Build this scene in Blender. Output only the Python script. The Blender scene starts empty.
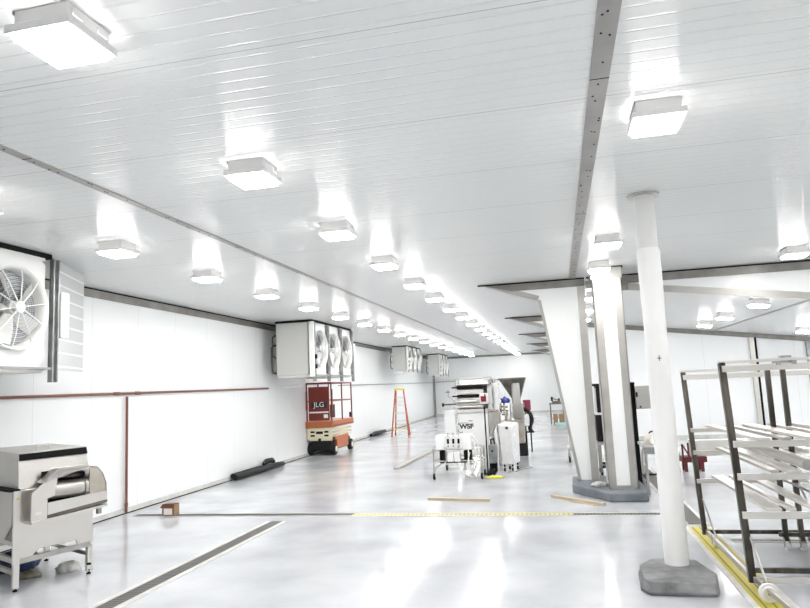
import bpy, bmesh, math, random
from mathutils import Vector, Matrix, Euler
random.seed(7)
PI = math.pi
S = bpy.context.scene
COL = S.collection

# ------------------------------------------------------------------ camera
cam_d = bpy.data.cameras.new('camera')
cam = bpy.data.objects.new('camera', cam_d)
COL.objects.link(cam)
r_ = Vector((0.97366, 0.22347, -0.045226)); u_ = Vector((0.07175, -0.112035, 0.99111)); f_ = Vector((-0.216417, 0.96825, 0.125118))
m = Matrix(((r_.x, u_.x, -f_.x, 0), (r_.y, u_.y, -f_.y, 0), (r_.z, u_.z, -f_.z, 1.75), (0, 0, 0, 1)))
cam.matrix_world = m
cam_d.sensor_width = 36.0
cam_d.lens = 662.73 / 810 * 36.0
cam_d.clip_start = 0.05
cam_d.clip_end = 200
S.camera = cam

# ------------------------------------------------------------------ world, exposure
w = bpy.data.worlds.new('world'); S.world = w
w.use_nodes = True
w.node_tree.nodes['Background'].inputs[0].default_value = (0.9, 0.95, 1.0, 1)
w.node_tree.nodes['Background'].inputs[1].default_value = 0.3
S.view_settings.view_transform = 'Standard'
S.view_settings.look = 'None'
S.view_settings.exposure = 1.02
S.view_settings.gamma = 1.0
S.view_settings.use_curve_mapping = False
LAMP = 42.0
try:
    S.cycles.use_denoising = True
    S.cycles.max_bounces = 10
    S.cycles.diffuse_bounces = 7
    S.cycles.glossy_bounces = 5
    S.cycles.sample_clamp_indirect = 6.0
    S.cycles.caustics_reflective = False
except Exception:
    pass

# ------------------------------------------------------------------ materials
def mat(name, color, rough=0.5, metal=0.0, emit=None, es=0.0, alpha=1.0, coat=0.0, spec=0.5, trans=0.0):
    M = bpy.data.materials.new(name); M.use_nodes = True
    b = M.node_tree.nodes['Principled BSDF']
    b.inputs['Base Color'].default_value = (*color, 1)
    b.inputs['Roughness'].default_value = rough
    b.inputs['Metallic'].default_value = metal
    b.inputs['Coat Weight'].default_value = coat
    b.inputs['Specular IOR Level'].default_value = spec
    b.inputs['Transmission Weight'].default_value = trans
    b.inputs['Alpha'].default_value = alpha
    if emit:
        b.inputs['Emission Color'].default_value = (*emit, 1)
        b.inputs['Emission Strength'].default_value = es
    return M

def nodes(M):
    return M.node_tree.nodes, M.node_tree.links, M.node_tree.nodes['Principled BSDF']

def noisy(M, c1, c2, scale=3.0, rough=None, detail=4, stretch=(1, 1, 1), bump=0.0):
    n, l, b = nodes(M)
    tc = n.new('ShaderNodeTexCoord'); mp = n.new('ShaderNodeMapping'); nz = n.new('ShaderNodeTexNoise'); rp = n.new('ShaderNodeValToRGB')
    mp.inputs['Scale'].default_value = stretch
    nz.inputs['Scale'].default_value = scale; nz.inputs['Detail'].default_value = detail
    l.new(tc.outputs['Object'], mp.inputs[0]); l.new(mp.outputs[0], nz.inputs['Vector']); l.new(nz.outputs['Fac'], rp.inputs[0])
    rp.color_ramp.elements[0].position = 0.3; rp.color_ramp.elements[1].position = 0.7
    rp.color_ramp.elements[0].color = (*c1, 1); rp.color_ramp.elements[1].color = (*c2, 1)
    l.new(rp.outputs[0], b.inputs['Base Color'])
    if rough:
        mr = n.new('ShaderNodeMapRange'); mr.inputs['To Min'].default_value = rough[0]; mr.inputs['To Max'].default_value = rough[1]
        l.new(nz.outputs['Fac'], mr.inputs[0]); l.new(mr.outputs[0], b.inputs['Roughness'])
    if bump:
        bp = n.new('ShaderNodeBump'); bp.inputs['Strength'].default_value = bump; bp.inputs['Distance'].default_value = 0.01
        l.new(nz.outputs['Fac'], bp.inputs['Height']); l.new(bp.outputs[0], b.inputs['Normal'])
    return M

def mth(n, l, op, a, b=None, c=None):
    x = n.new('ShaderNodeMath'); x.operation = op
    for i, v in enumerate((a, b, c)):
        if v is None: continue
        if isinstance(v, (int, float)): x.inputs[i].default_value = v
        else: l.new(v, x.inputs[i])
    return x.outputs[0]

def grooved(name, color, axis, pitch, gw, joint, jw, jcol, rough, depth=0.002, strength=0.5, spec=0.5):
    """white sandwich panel: shallow ribs every pitch, a darker sealed joint every joint metres"""
    M = mat(name, color, rough, spec=spec)
    n, l, b = nodes(M)
    tc = n.new('ShaderNodeTexCoord'); sp = n.new('ShaderNodeSeparateXYZ')
    l.new(tc.outputs['Object'], sp.inputs[0])
    c = sp.outputs[axis]
    t = mth(n, l, 'FRACT', mth(n, l, 'DIVIDE', c, pitch))
    g = mth(n, l, 'MAXIMUM', mth(n, l, 'SUBTRACT', 1.0, mth(n, l, 'MULTIPLY', mth(n, l, 'ABSOLUTE', mth(n, l, 'SUBTRACT', t, 0.5)), 2 * pitch / gw)), 0.0)
    tj = mth(n, l, 'FRACT', mth(n, l, 'DIVIDE', c, joint))
    j = mth(n, l, 'COMPARE', tj, 0.5, jw / joint / 2)
    h = mth(n, l, 'SUBTRACT', 1.0, mth(n, l, 'MAXIMUM', g, j))
    bp = n.new('ShaderNodeBump'); bp.inputs['Strength'].default_value = strength; bp.inputs['Distance'].default_value = depth
    l.new(h, bp.inputs['Height']); l.new(bp.outputs[0], b.inputs['Normal'])
    mx = n.new('ShaderNodeMix'); mx.data_type = 'RGBA'
    mx.inputs[6].default_value = (*color, 1); mx.inputs[7].default_value = (*jcol, 1)
    l.new(j, mx.inputs[0]); l.new(mx.outputs[2], b.inputs['Base Color'])
    return M

def slotted(name, base, slot, axis, pitch, duty, metal=0.6, rough=0.4):
    M = mat(name, base, rough, metal)
    n, l, b = nodes(M)
    tc = n.new('ShaderNodeTexCoord'); sp = n.new('ShaderNodeSeparateXYZ')
    l.new(tc.outputs['Object'], sp.inputs[0])
    t = mth(n, l, 'FRACT', mth(n, l, 'DIVIDE', sp.outputs[axis], pitch))
    g = mth(n, l, 'LESS_THAN', t, duty)
    mx = n.new('ShaderNodeMix'); mx.data_type = 'RGBA'
    mx.inputs[6].default_value = (*base, 1); mx.inputs[7].default_value = (*slot, 1)
    l.new(g, mx.inputs[0]); l.new(mx.outputs[2], b.inputs['Base Color'])
    return M

M = {}
M['ceil'] = grooved('ceiling_panel', (0.88, 0.89, 0.88), 'Y', 0.115, 0.022, 1.15, 0.008, (0.55, 0.55, 0.54), 0.22, 0.003, 1.0)
_n, _l, _b = nodes(M['ceil'])            # fine ribs across the hall stretch highlights along it
_t = _n.new('ShaderNodeTangent'); _t.direction_type = 'UV_MAP'; _t.uv_map = 'along'
_l.new(_t.outputs[0], _b.inputs['Tangent']); _b.inputs['Anisotropic'].default_value = 0.97; _b.inputs['Anisotropic Rotation'].default_value = 0.0
M['wall'] = grooved('wall_panel', (0.89, 0.90, 0.90), 'Y', 0.19, 0.008, 1.15, 0.008, (0.72, 0.73, 0.73), 0.3, 0.0008, 0.3)
M['wallx'] = grooved('wall_panel_cross', (0.89, 0.90, 0.90), 'X', 0.19, 0.008, 1.15, 0.008, (0.72, 0.73, 0.73), 0.3, 0.0008, 0.3)
M['white'] = mat('white_panel', (0.88, 0.88, 0.87), 0.35)
M['cladding'] = mat('white_cladding', (0.90, 0.91, 0.90), 0.25)
M['floor'] = noisy(mat('epoxy_floor', (0.6, 0.61, 0.63), 0.2, spec=0.38), (0.45, 0.46, 0.485), (0.60, 0.615, 0.64), 1.1, (0.09, 0.20), 6)
M['steel'] = noisy(mat('stainless', (0.62, 0.61, 0.58), 0.3, 1.0), (0.50, 0.485, 0.46), (0.58, 0.565, 0.54), 1.5, (0.30, 0.36), 2)
M['steel_lt'] = noisy(mat('stainless_bright', (0.75, 0.74, 0.72), 0.25, 1.0), (0.78, 0.75, 0.71), (0.84, 0.81, 0.77), 1.5, (0.32, 0.40), 2)
M['satin'] = mat('satin_steel', (0.66, 0.64, 0.60), 0.42, 0.85)
M['trim'] = noisy(mat('trim_steel', (0.5, 0.48, 0.45), 0.4, 0.7), (0.20, 0.19, 0.18), (0.30, 0.285, 0.265), 4, (0.3, 0.5), 3)
M['flash'] = noisy(mat('flashing_steel', (0.62, 0.6, 0.56), 0.45, 0.5), (0.40, 0.385, 0.36), (0.50, 0.485, 0.455), 3, (0.35, 0.5), 3)
M['strip'] = noisy(mat('strip_steel', (0.3, 0.29, 0.28), 0.45, 0.5), (0.30, 0.29, 0.28), (0.39, 0.38, 0.37), 3, (0.35, 0.5), 3)
M['galv'] = noisy(mat('galvanised', (0.5, 0.52, 0.52), 0.4, 0.8), (0.28, 0.295, 0.295), (0.45, 0.465, 0.465), 9, (0.3, 0.5), 4)
M['dark'] = mat('dark_gap', (0.008, 0.008, 0.008), 0.8, spec=0.15)
M['black'] = mat('black_plastic', (0.010, 0.010, 0.011), 0.5, spec=0.25)
M['rubber'] = mat('black_rubber', (0.018, 0.018, 0.018), 0.7, spec=0.2)
M['coil'] = slotted('coil_fins', (0.42, 0.44, 0.46), (0.22, 0.23, 0.25), 'Z', 0.022, 0.45, 0.6, 0.4)
M['fan_white'] = mat('fan_white', (0.85, 0.85, 0.83), 0.4)
M['blade'] = mat('fan_blade', (0.70, 0.70, 0.68), 0.35, 0.6)
M['copper'] = mat('copper_pipe', (0.22, 0.09, 0.06), 0.45, 0.3)
M['lamp'] = mat('lamp_diffuser', (1, 1, 1), 0.4, emit=(1.0, 0.985, 0.965), es=LAMP)
M['lamp_body'] = mat('lamp_body', (0.86, 0.85, 0.84), 0.35)
M['conc'] = noisy(mat('concrete', (0.3, 0.3, 0.3), 0.8), (0.11, 0.11, 0.115), (0.30, 0.30, 0.305), 6, (0.5, 0.9), 8, bump=0.6)
M['conc_paint'] = noisy(mat('painted_concrete', (0.26, 0.29, 0.33), 0.6), (0.12, 0.135, 0.155), (0.20, 0.22, 0.245), 4, (0.4, 0.7), 5, bump=0.2)
M['conc_lt'] = noisy(mat('grout', (0.62, 0.61, 0.58), 0.7), (0.55, 0.54, 0.52), (0.68, 0.67, 0.64), 6)
M['wrap'] = noisy(mat('wrapped_white', (0.86, 0.86, 0.84), 0.3), (0.86, 0.855, 0.84), (0.93, 0.925, 0.91), 3, (0.25, 0.5), 6, (1, 1, 0.3), bump=0.5)
M['pipe_paint'] = mat('painted_pipe', (0.80, 0.80, 0.78), 0.4)
M['yellow'] = slotted('yellow_grate', (0.55, 0.47, 0.05), (0.16, 0.13, 0.02), 'X', 0.075, 0.18, 0.0, 0.45)
M['yellow_x'] = slotted('yellow_grate_cross', (0.60, 0.52, 0.20), (0.34, 0.29, 0.10), 'X', 0.06, 0.35, 0.0, 0.45)
M['grate_y'] = slotted('drain_grate_long', (0.16, 0.15, 0.14), (0.05, 0.05, 0.05), 'Y', 0.05, 0.5, 0.1, 0.6)
M['grate_x'] = slotted('drain_grate_cross', (0.13, 0.125, 0.12), (0.06, 0.06, 0.06), 'X', 0.05, 0.5, 0.1, 0.6)
M['orange'] = mat('lift_orange', (0.46, 0.13, 0.04), 0.4)
M['red'] = mat('lift_red', (0.20, 0.022, 0.012), 0.45)
M['cream'] = mat('lift_cream', (0.76, 0.69, 0.50), 0.45)
M['ladder'] = mat('fibreglass_orange', (0.42, 0.10, 0.045), 0.5)
M['lyellow'] = mat('ladder_yellow', (0.78, 0.62, 0.10), 0.5)
M['alu'] = mat('aluminium', (0.72, 0.72, 0.72), 0.35, 0.9)
M['wood'] = noisy(mat('timber', (0.5, 0.4, 0.28), 0.7), (0.42, 0.33, 0.22), (0.62, 0.52, 0.38), 3, None, 4, (1, 14, 14))
M['wood_grey'] = noisy(mat('grey_timber', (0.4, 0.38, 0.36), 0.7), (0.33, 0.31, 0.29), (0.46, 0.44, 0.42), 3, None, 4, (10, 1, 10))
M['card'] = mat('cardboard', (0.12, 0.035, 0.02), 0.7)
M['card_lt'] = mat('cardboard_light', (0.36, 0.23, 0.13), 0.7)
M['label'] = mat('white_label', (0.88, 0.85, 0.80), 0.5)
M['navy'] = noisy(mat('navy_plastic', (0.03, 0.04, 0.12), 0.35), (0.008, 0.012, 0.04), (0.04, 0.07, 0.18), 9, (0.2, 0.5), 4)
M['blue'] = mat('blue_plastic', (0.03, 0.04, 0.30), 0.4)
M['rag'] = noisy(mat('crumpled_plastic', (0.6, 0.6, 0.58), 0.3), (0.45, 0.45, 0.42), (0.8, 0.8, 0.78), 14, (0.2, 0.5), 4)
M['olive'] = noisy(mat('olive_cloth', (0.2, 0.2, 0.12), 0.6), (0.12, 0.12, 0.08), (0.35, 0.34, 0.25), 14)
M['sack_white'] = noisy(mat('white_film', (0.82, 0.82, 0.81), 0.2), (0.74, 0.74, 0.74), (0.88, 0.88, 0.87), 8, (0.12, 0.35), 4, bump=0.5)
M['ycloth'] = mat('yellow_cloth', (0.80, 0.75, 0.12), 0.8)
M['dred'] = mat('dark_red', (0.12, 0.010, 0.014), 0.5)
M['pink'] = mat('red_pink_plastic', (0.26, 0.02, 0.06), 0.5)
M['screen'] = mat('red_screen', (0.22, 0.01, 0.015), 0.3)
M['hose'] = mat('white_hose', (0.78, 0.77, 0.72), 0.4)
M['teal'] = mat('teal_plastic', (0.45, 0.72, 0.68), 0.5)
M['beam'] = noisy(mat('offwhite_beam', (0.7, 0.69, 0.65), 0.5), (0.60, 0.59, 0.55), (0.76, 0.75, 0.71), 3)
M['beige_steel'] = noisy(mat('warm_steel', (0.58, 0.53, 0.46), 0.4, 0.7), (0.45, 0.40, 0.33), (0.66, 0.61, 0.54), 5)
M['steel_hood'] = M['steel']
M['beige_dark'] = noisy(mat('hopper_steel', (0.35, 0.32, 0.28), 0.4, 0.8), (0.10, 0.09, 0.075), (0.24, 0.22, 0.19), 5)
M['satin_panel'] = mat('cooler_casing', (0.60, 0.60, 0.57), 0.4, 0.3)
M['copper_dark'] = mat('insulated_pipe', (0.07, 0.06, 0.055), 0.6)
M['steel_dkrefl'] = noisy(mat('stainless_dark_reflection', (0.2, 0.18, 0.16), 0.3, 1.0), (0.045, 0.039, 0.033), (0.17, 0.155, 0.135), 9, (0.25, 0.4), 3, (1, 1, 0.15))  # stainless darkened and streaked, the dark surroundings it reflects put into its colour
M['ink'] = mat('black_ink', (0.02, 0.02, 0.02), 0.5)
M['sign_white'] = mat('white_lettering', (0.85, 0.85, 0.85), 0.5)
M['clear'] = mat('clear_curtain', (0.85, 0.88, 0.88), 0.15, trans=0.6, alpha=0.85)
M['glint_sheet'] = slotted('steel_sheet_reflections', (0.62, 0.63, 0.63), (0.86, 0.87, 0.87), 'Z', 0.16, 0.14, 0.55, 0.3)  # pale bands are louvre reflections painted into the sheet colour

# ------------------------------------------------------------------ mesh builder
class MB:
    def __init__(s, world=False):
        s.v = []; s.f = []; s.world = world
    def add(s, verts, faces):
        o = len(s.v)
        s.v += [Vector(p) for p in verts]
        s.f += [tuple(i + o for i in f) for f in faces]
        return s
    def box(s, x0, x1, y0, y1, z0, z1):
        return s.add([(x0, y0, z0), (x1, y0, z0), (x1, y1, z0), (x0, y1, z0), (x0, y0, z1), (x1, y0, z1), (x1, y1, z1), (x0, y1, z1)],
                     [(3, 2, 1, 0), (4, 5, 6, 7), (0, 1, 5, 4), (1, 2, 6, 5), (2, 3, 7, 6), (3, 0, 4, 7)])
    def hexa(s, lo, hi):
        """lo, hi: four corners each, counter-clockwise seen from above"""
        return s.add(list(lo) + list(hi), [(3, 2, 1, 0), (4, 5, 6, 7), (0, 1, 5, 4), (1, 2, 6, 5), (2, 3, 7, 6), (3, 0, 4, 7)])
    def bar(s, p, q, w=0.04, h=None, up=(0, 0, 1)):
        p = Vector(p); q = Vector(q); h = h or w
        d = (q - p).normalized(); up = Vector(up)
        if abs(d.dot(up)) > 0.98: up = Vector((1, 0, 0))
        a = d.cross(up).normalized() * w / 2; b = a.cross(d).normalized() * h / 2
        c = [p - a - b, p + a - b, p + a + b, p - a + b, q - a - b, q + a - b, q + a + b, q - a + b]
        return s.add(c, [(0, 1, 2, 3), (7, 6, 5, 4), (4, 5, 1, 0), (5, 6, 2, 1), (6, 7, 3, 2), (7, 4, 0, 3)])
    def tube(s, pts, r=0.02, n=10, caps=True):
        pts = [Vector(p) for p in pts]
        rs = r if isinstance(r, (list, tuple)) else [r] * len(pts)
        rings = []; prev = None
        for i, p in enumerate(pts):
            if i == 0: d = pts[1] - p
            elif i == len(pts) - 1: d = p - pts[i - 1]
            else: d = (pts[i + 1] - p).normalized() + (p - pts[i - 1]).normalized()
            d.normalize()
            if prev is None:
                a = d.orthogonal().normalized()
            else:
                a = prev - d * prev.dot(d)
                a = a.normalized() if a.length > 1e-6 else d.orthogonal().normalized()
            prev = a; b = d.cross(a)
            rings.append([p + (a * math.cos(t) + b * math.sin(t)) * rs[i] for t in (2 * PI * k / n for k in range(n))])
        V = [x for R in rings for x in R]; F = []
        for i in range(len(rings) - 1):
            for k in range(n):
                F.append((i * n + k, i * n + (k + 1) % n, (i + 1) * n + (k + 1) % n, (i + 1) * n + k))
        if caps:
            F.append(tuple(reversed(range(n)))); F.append(tuple(range((len(rings) - 1) * n, len(rings) * n)))
        return s.add(V, F)
    def lathe(s, prof, c=(0, 0, 0), axis='Z', n=32, closed=False):
        """prof: (radius, height) pairs along the axis"""
        V = []; F = []; c = Vector(c)
        for (r, h) in prof:
            for k in range(n):
                t = 2 * PI * k / n; a, b = r * math.cos(t), r * math.sin(t)
                V.append(c + (Vector((a, b, h)) if axis == 'Z' else Vector((h, a, b)) if axis == 'X' else Vector((b, h, a))))
        L = len(prof)
        for i in range(L if closed else L - 1):
            i2 = (i + 1) % L
            for k in range(n):
                F.append((i * n + k, i * n + (k + 1) % n, i2 * n + (k + 1) % n, i2 * n + k))
        if not closed:
            if prof[0][0] > 1e-6: F.append(tuple(reversed(range(n))))
            if prof[-1][0] > 1e-6: F.append(tuple(range((L - 1) * n, L * n)))
        return s.add(V, F)
    def prism(s, pts, ext):
        """a flat polygon pushed along ext"""
        pts = [Vector(p) for p in pts]; e = Vector(ext); n = len(pts)
        return s.add(pts + [p + e for p in pts],
                     [tuple(reversed(range(n))), tuple(range(n, 2 * n))] + [(i, (i + 1) % n, n + (i + 1) % n, n + i) for i in range(n)])
    def build(s, name, material, parent=None, bevel=0.0, smooth=True, origin=None):
        V = s.v
        if parent is not None and s.world:
            off = Vector((0, 0, 0)); q = parent
            while q is not None:
                off += q.location; q = q.parent
            V = [v - off for v in V]
        loc = None
        if parent is None:
            if origin is None:
                xs = [v.x for v in V]; ys = [v.y for v in V]; zs = [v.z for v in V]
                loc = Vector(((min(xs) + max(xs)) / 2, (min(ys) + max(ys)) / 2, min(zs)))
            else: loc = Vector(origin)
            V = [v - loc for v in V]
        me = bpy.data.meshes.new(name)
        me.from_pydata([tuple(v) for v in V], [], s.f)
        bm = bmesh.new(); bm.from_mesh(me); bmesh.ops.recalc_face_normals(bm, faces=bm.faces); bm.to_mesh(me); bm.free()
        me.materials.append(M[material] if isinstance(material, str) else material)
        if smooth:
            me.polygons.foreach_set('use_smooth', [True] * len(me.polygons))
            me.set_sharp_from_angle(angle=math.radians(35))
        o = bpy.data.objects.new(name, me); COL.objects.link(o)
        if parent is not None: o.parent = parent
        if loc is not None: o.location = loc
        if bevel:
            b = o.modifiers.new('edge', 'BEVEL'); b.width = bevel; b.segments = 2; b.limit_method = 'ANGLE'
        return o

def tag(o, label=None, cat=None, group=None, kind=None):
    if label: o['label'] = label
    if cat: o['category'] = cat
    if group: o['group'] = group
    if kind: o['kind'] = kind
    return o

def thing(name, label, cat, loc=(0, 0, 0), rotz=0.0, group=None):
    o = bpy.data.objects.new(name, None); COL.objects.link(o)
    o.location = loc; o.rotation_euler = (0, 0, rotz); o.empty_display_size = 0.1
    return tag(o, label, cat, group)

def struct(name, mb, material, label=None, **k):
    o = mb.build(name, material, None, origin=(0, 0, 0), **k)
    if material == 'ceil':
        uv = o.data.uv_layers.new(name='along')
        for lp in o.data.loops:
            v = o.data.vertices[lp.vertex_index].co
            uv.data[lp.index].uv = (v.y * 0.1, v.x * 0.1)
    return tag(o, label, None, None, 'structure')

KIDS = {}
def copy_tree(o, parent=None):
    c = o.copy(); COL.objects.link(c)
    if parent is not None: c.parent = parent
    for ch in [x for x in o.children]: copy_tree(ch, c)
    return c

def text_part(name, txt, size, material, parent, loc, rot, label=None, extrude=0.002, sx=1.0, bold=0.0):
    cu = bpy.data.curves.new(name, 'FONT'); cu.body = txt; cu.size = size; cu.offset = size * bold; cu.extrude = extrude; cu.align_x = 'CENTER'; cu.align_y = 'CENTER'
    t = bpy.data.objects.new(name, cu); COL.objects.link(t)
    dg = bpy.context.evaluated_depsgraph_get()
    me = bpy.data.meshes.new_from_object(t.evaluated_get(dg))
    bpy.data.objects.remove(t); bpy.data.curves.remove(cu)
    me.materials.clear(); me.materials.append(M[material])
    o = bpy.data.objects.new(name, me); COL.objects.link(o)
    o.parent = parent; o.location = loc; o.rotation_euler = rot; o.scale = (sx, 1, 1)
    if label: o['label'] = label
    return o

H = 3.45
YB = 39.4          # far end wall
YN = -6.0          # wall behind
XR = 9.5           # right side of the side bay
YS = 20.0          # wall at the end of the side bay
YF = 11.4          # first portal frame
def WX(y): return -6.75 - 0.0165 * (y - 8.7)
def ZS(x): return H - 0.132 * (x - 0.5)     # sloping ceiling of the side bay

# ------------------------------------------------------------------ the setting
fl = MB(); fl.box(-8.2, XR + 0.2, YN - 0.2, YB + 0.3, -0.2, 0)
struct('floor', fl, 'floor', 'glossy pale grey epoxy floor of the whole hall')

c = MB(); c.box(-8.2, 0.55, YN, YB + 0.2, H, H + 0.2); c.box(0.55, XR + 0.2, YN, YF + 0.05, H, H + 0.2)
struct('ceiling', c, 'ceil', 'white ribbed panel ceiling over the main hall')
c = MB(); x0, x1 = 0.5, XR + 0.2
c.hexa([(x0, YF + 0.125, ZS(x0)), (x1, YF + 0.125, ZS(x1)), (x1, YS + 0.2, ZS(x1)), (x0, YS + 0.2, ZS(x0))],
       [(x0, YF + 0.125, ZS(x0) + 0.15), (x1, YF + 0.125, ZS(x1) + 0.15), (x1, YS + 0.2, ZS(x1) + 0.15), (x0, YS + 0.2, ZS(x0) + 0.15)])
struct('ceiling_slope', c, 'ceil', 'white ceiling that slopes down over the side bay')

c = MB(); c.hexa([(WX(YN) - .2, YN, 0), (WX(YN), YN, 0), (WX(YB), YB + .1, 0), (WX(YB) - .2, YB + .1, 0)],
                 [(WX(YN) - .2, YN, H), (WX(YN), YN, H), (WX(YB), YB + .1, H), (WX(YB) - .2, YB + .1, H)])
struct('wall_left', c, 'wall', 'long white panelled wall on the left')
c = MB(); c.box(-8, 0.8, YB, YB + 0.2, 0, H); struct('wall_back', c, 'wallx', 'white end wall of the hall')
c = MB(); c.box(0.75, 0.95, YS + 0.15, YB, 0, H); struct('wall_right', c, 'wall', 'white side wall of the hall beyond the bay')
c = MB(); c.hexa([(0.75, YS, 0), (XR + .2, YS, 0), (XR + .2, YS + .15, 0), (.75, YS + .15, 0)],
                 [(.75, YS, ZS(.75)), (XR + .2, YS, ZS(XR + .2)), (XR + .2, YS + .15, ZS(XR + .2)), (.75, YS + .15, ZS(.75))])
struct('wall_bay', c, 'wallx', 'white panel wall closing the side bay')
c = MB(); c.box(XR, XR + 0.2, YN, YS, 0, H); struct('wall_bay_right', c, 'wall')
c = MB(); c.box(-8, XR + 0.2, YN - 0.2, YN, 0, H); struct('wall_front', c, 'wallx')

# trims
def skew_strip(y0, y1, t, z0, z1, off=0.0):
    b = MB(); b.hexa([(WX(y0) + off, y0, z0), (WX(y0) + off + t, y0, z0), (WX(y1) + off + t, y1, z0), (WX(y1) + off, y1, z0)],
                     [(WX(y0) + off, y0, z1), (WX(y0) + off + t, y0, z1), (WX(y1) + off + t, y1, z1), (WX(y1) + off, y1, z1)])
    return b
struct('trim_1', skew_strip(YN, YB, 0.02, H - 0.14, H - 0.022), 'trim', 'steel angle along the top of the left wall')
struct('trim_2', skew_strip(YN, YB, 0.03, H - 0.022, H), 'dark', 'black sealing strip above the steel angle')
b = skew_strip(YN, YB, 0.05, 0, 0.015); b2 = skew_strip(YN, YB, 0.02, 0.015, 0.075); b.add(b2.v, b2.f)
struct('baseboard_left', b, 'conc_lt', 'grey cove along the foot of the left wall')
struct('trim_12', skew_strip(YN, YB, 0.012, 0, 0.012, 0.05), 'dark')
c = MB(); c.box(WX(YB) + 0.05, 0.75, YB - 0.025, YB, H - 0.11, H); struct('trim_3', c, 'trim', 'steel angle along the top of the end wall')
c = MB(); c.box(WX(YB) + 0.05, 0.75, YB - 0.02, YB, 0, 0.09); struct('baseboard_back', c, 'conc_lt')
c = MB(); c.box(WX(YB), WX(YB) + 0.07, YB - 0.07, YB, 0.09, H - 0.11); struct('trim_4', c, 'trim')
c = MB()
c.hexa([(.75, YS - .02, ZS(.75) - .13), (XR, YS - .02, ZS(XR) - .13), (XR, YS, ZS(XR) - .13), (.75, YS, ZS(.75) - .13)],
       [(.75, YS - .02, ZS(.75)), (XR, YS - .02, ZS(XR)), (XR, YS, ZS(XR)), (.75, YS, ZS(.75))])
struct('trim_5', c, 'trim', 'steel angle along the top of the bay wall')
c = MB(); c.box(0.75, XR, YS - 0.02, YS, 0, 0.09); struct('baseboard_bay', c, 'conc_lt')
c = MB(); c.box(5.22, 5.34, YS - 0.06, YS, 0.09, ZS(5.3) - 0.13); struct('trim_6', c, 'satin', 'steel post on the bay wall')
c = MB(); c.box(5.34, 5.40, YS - 0.05, YS, 0.09, ZS(5.3) - 0.13); struct('trim_7', c, 'dark')
c = MB(); c.box(6.62, 6.86, YS - 0.08, YS, 0.09, ZS(6.7) - 0.13); struct('trim_8', c, 'galv', 'grey steel jamb at the edge of the bay wall')

def screw_strip(name, x, wd, y0, y1, lab):
    c = MB(); c.box(x - wd / 2, x + wd / 2, y0, y1, H - 0.008, H)
    o = struct(name, c, 'strip', lab)
    d = MB(); rnd = random.Random(3)
    y = y0 + 0.1
    while y < min(y1, 14):
        for k in range(rnd.choice((1, 1, 2))):
            xx = x + rnd.uniform(-wd * 0.33, wd * 0.33); yy = y + rnd.uniform(-.04, .04)
            d.lathe([(0.0, -0.0045), (0.005, -0.004), (0.007, 0.0)], (xx, yy, H - 0.008), n=8)
        y += rnd.uniform(0.16, 0.34)
    p = d.build('screw', 'dark', o); p['kind'] = 'stuff'
    e = MB()
    for yy in (3.75, 6.9, 10.0): e.box(x - wd / 2, x + wd / 2, yy, yy + 0.008, H - 0.0095, H - 0.006)
    e.build('joint', 'dark', o)
screw_strip('trim_9', -3.48, 0.075, YN, YB, 'long steel cover strip on the ceiling towards the left wall')
screw_strip('trim_10', 0.352, 0.108, YN, YF - 0.02, 'wide screwed steel cover strip on the ceiling')
xs = 4.35
c = MB(); c.hexa([(xs - .035, YF + .3, ZS(xs - .035) - .008), (xs + .035, YF + .3, ZS(xs + .035) - .008), (xs + .035, YS, ZS(xs + .035) - .008), (xs - .035, YS, ZS(xs - .035) - .008)],
                 [(xs - .035, YF + .3, ZS(xs - .035)), (xs + .035, YF + .3, ZS(xs + .035)), (xs + .035, YS, ZS(xs + .035)), (xs - .035, YS, ZS(xs - .035))])
struct('trim_11', c, 'trim', 'steel cover strip on the sloping ceiling')

# ------------------------------------------------------------------ portal frames
def portal(y, first):
    D = 0.34
    lab = ('nearest white clad tapered frame leg with haunch under the ceiling' if first else None)
    root = thing('portal_frame', lab, 'frame', (0.3, y, 0), 0, None)
    z0 = 0.13 if first else 0.0
    xl = 0.215 if first else 0.30
    kn = (-0.23, 3.12)
    b = MB(True)
    b.prism([(xl, y, z0), (0.42, y, z0), (0.42, y, H - 0.001), (-1.18, y, H - 0.001), (kn[0], y, kn[1])], (0, D, 0))
    b.build('cladding', 'cladding', root)
    t = MB(True)   # edge flashing: haunch underside, slanting leg edge, right edge, head
    e = 0.006
    def strip(p, q, wd, inward):
        p = Vector((p[0], y, p[1])); q = Vector((q[0], y, q[1])); n = Vector((inward[0], 0, inward[1])).normalized() * wd
        t.prism([p + Vector((0, -e, 0)), q + Vector((0, -e, 0)), q + n + Vector((0, -e, 0)), p + n + Vector((0, -e, 0))], (0, e, 0))
    strip((-1.2, H - .002), kn, 0.075, (0.35, 1)); strip(kn, (xl, z0), 0.045, (1, 0.14))
    t.prism([kn + (0,), kn + (0,)][:0] or [(-1.19, y + .0, H - .004), (kn[0], y, kn[1] - .004), (kn[0], y + D, kn[1] - .004), (-1.19, y + D, H - .004)], (0, 0, -0.006))
    t.build('edge_flashing', 'flash', root)
    t = MB(True); t.prism([(-1.21, y - .008, H - .001), (-0.66, y - .008, H - .145), (0.55, y - .008, H - .145), (0.55, y - .008, H - .001)], (0, 0.008, 0))
    t.build('head_flashing', 'trim', root)
    t = MB(True); t.box(-1.24, 0.55, y - .02, y - .0085, H - .026, H - .0012)
    t.build('sealant', 'dark', root)
    t = MB(True); t.box(0.42, 0.54, y - .012, y + D, z0, H - 0.15); t.box(0.415, 0.545, y - .016, y + D * .5, 0.62, 0.63)
    t.build('corner_flashing', 'flash', root)
    return root
frames = [portal(YF, True)]
for i, y in enumerate((17.5, 23.8, 30.1, 36.4)):
    p = portal(y, False)
    tag(p, '%s haunched frame behind the nearest one, seen as a pointed steel wedge under the ceiling' % ('second', 'third', 'fourth', 'fifth')[i])
    p['group'] = 'haunched frames along the hall'
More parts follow.
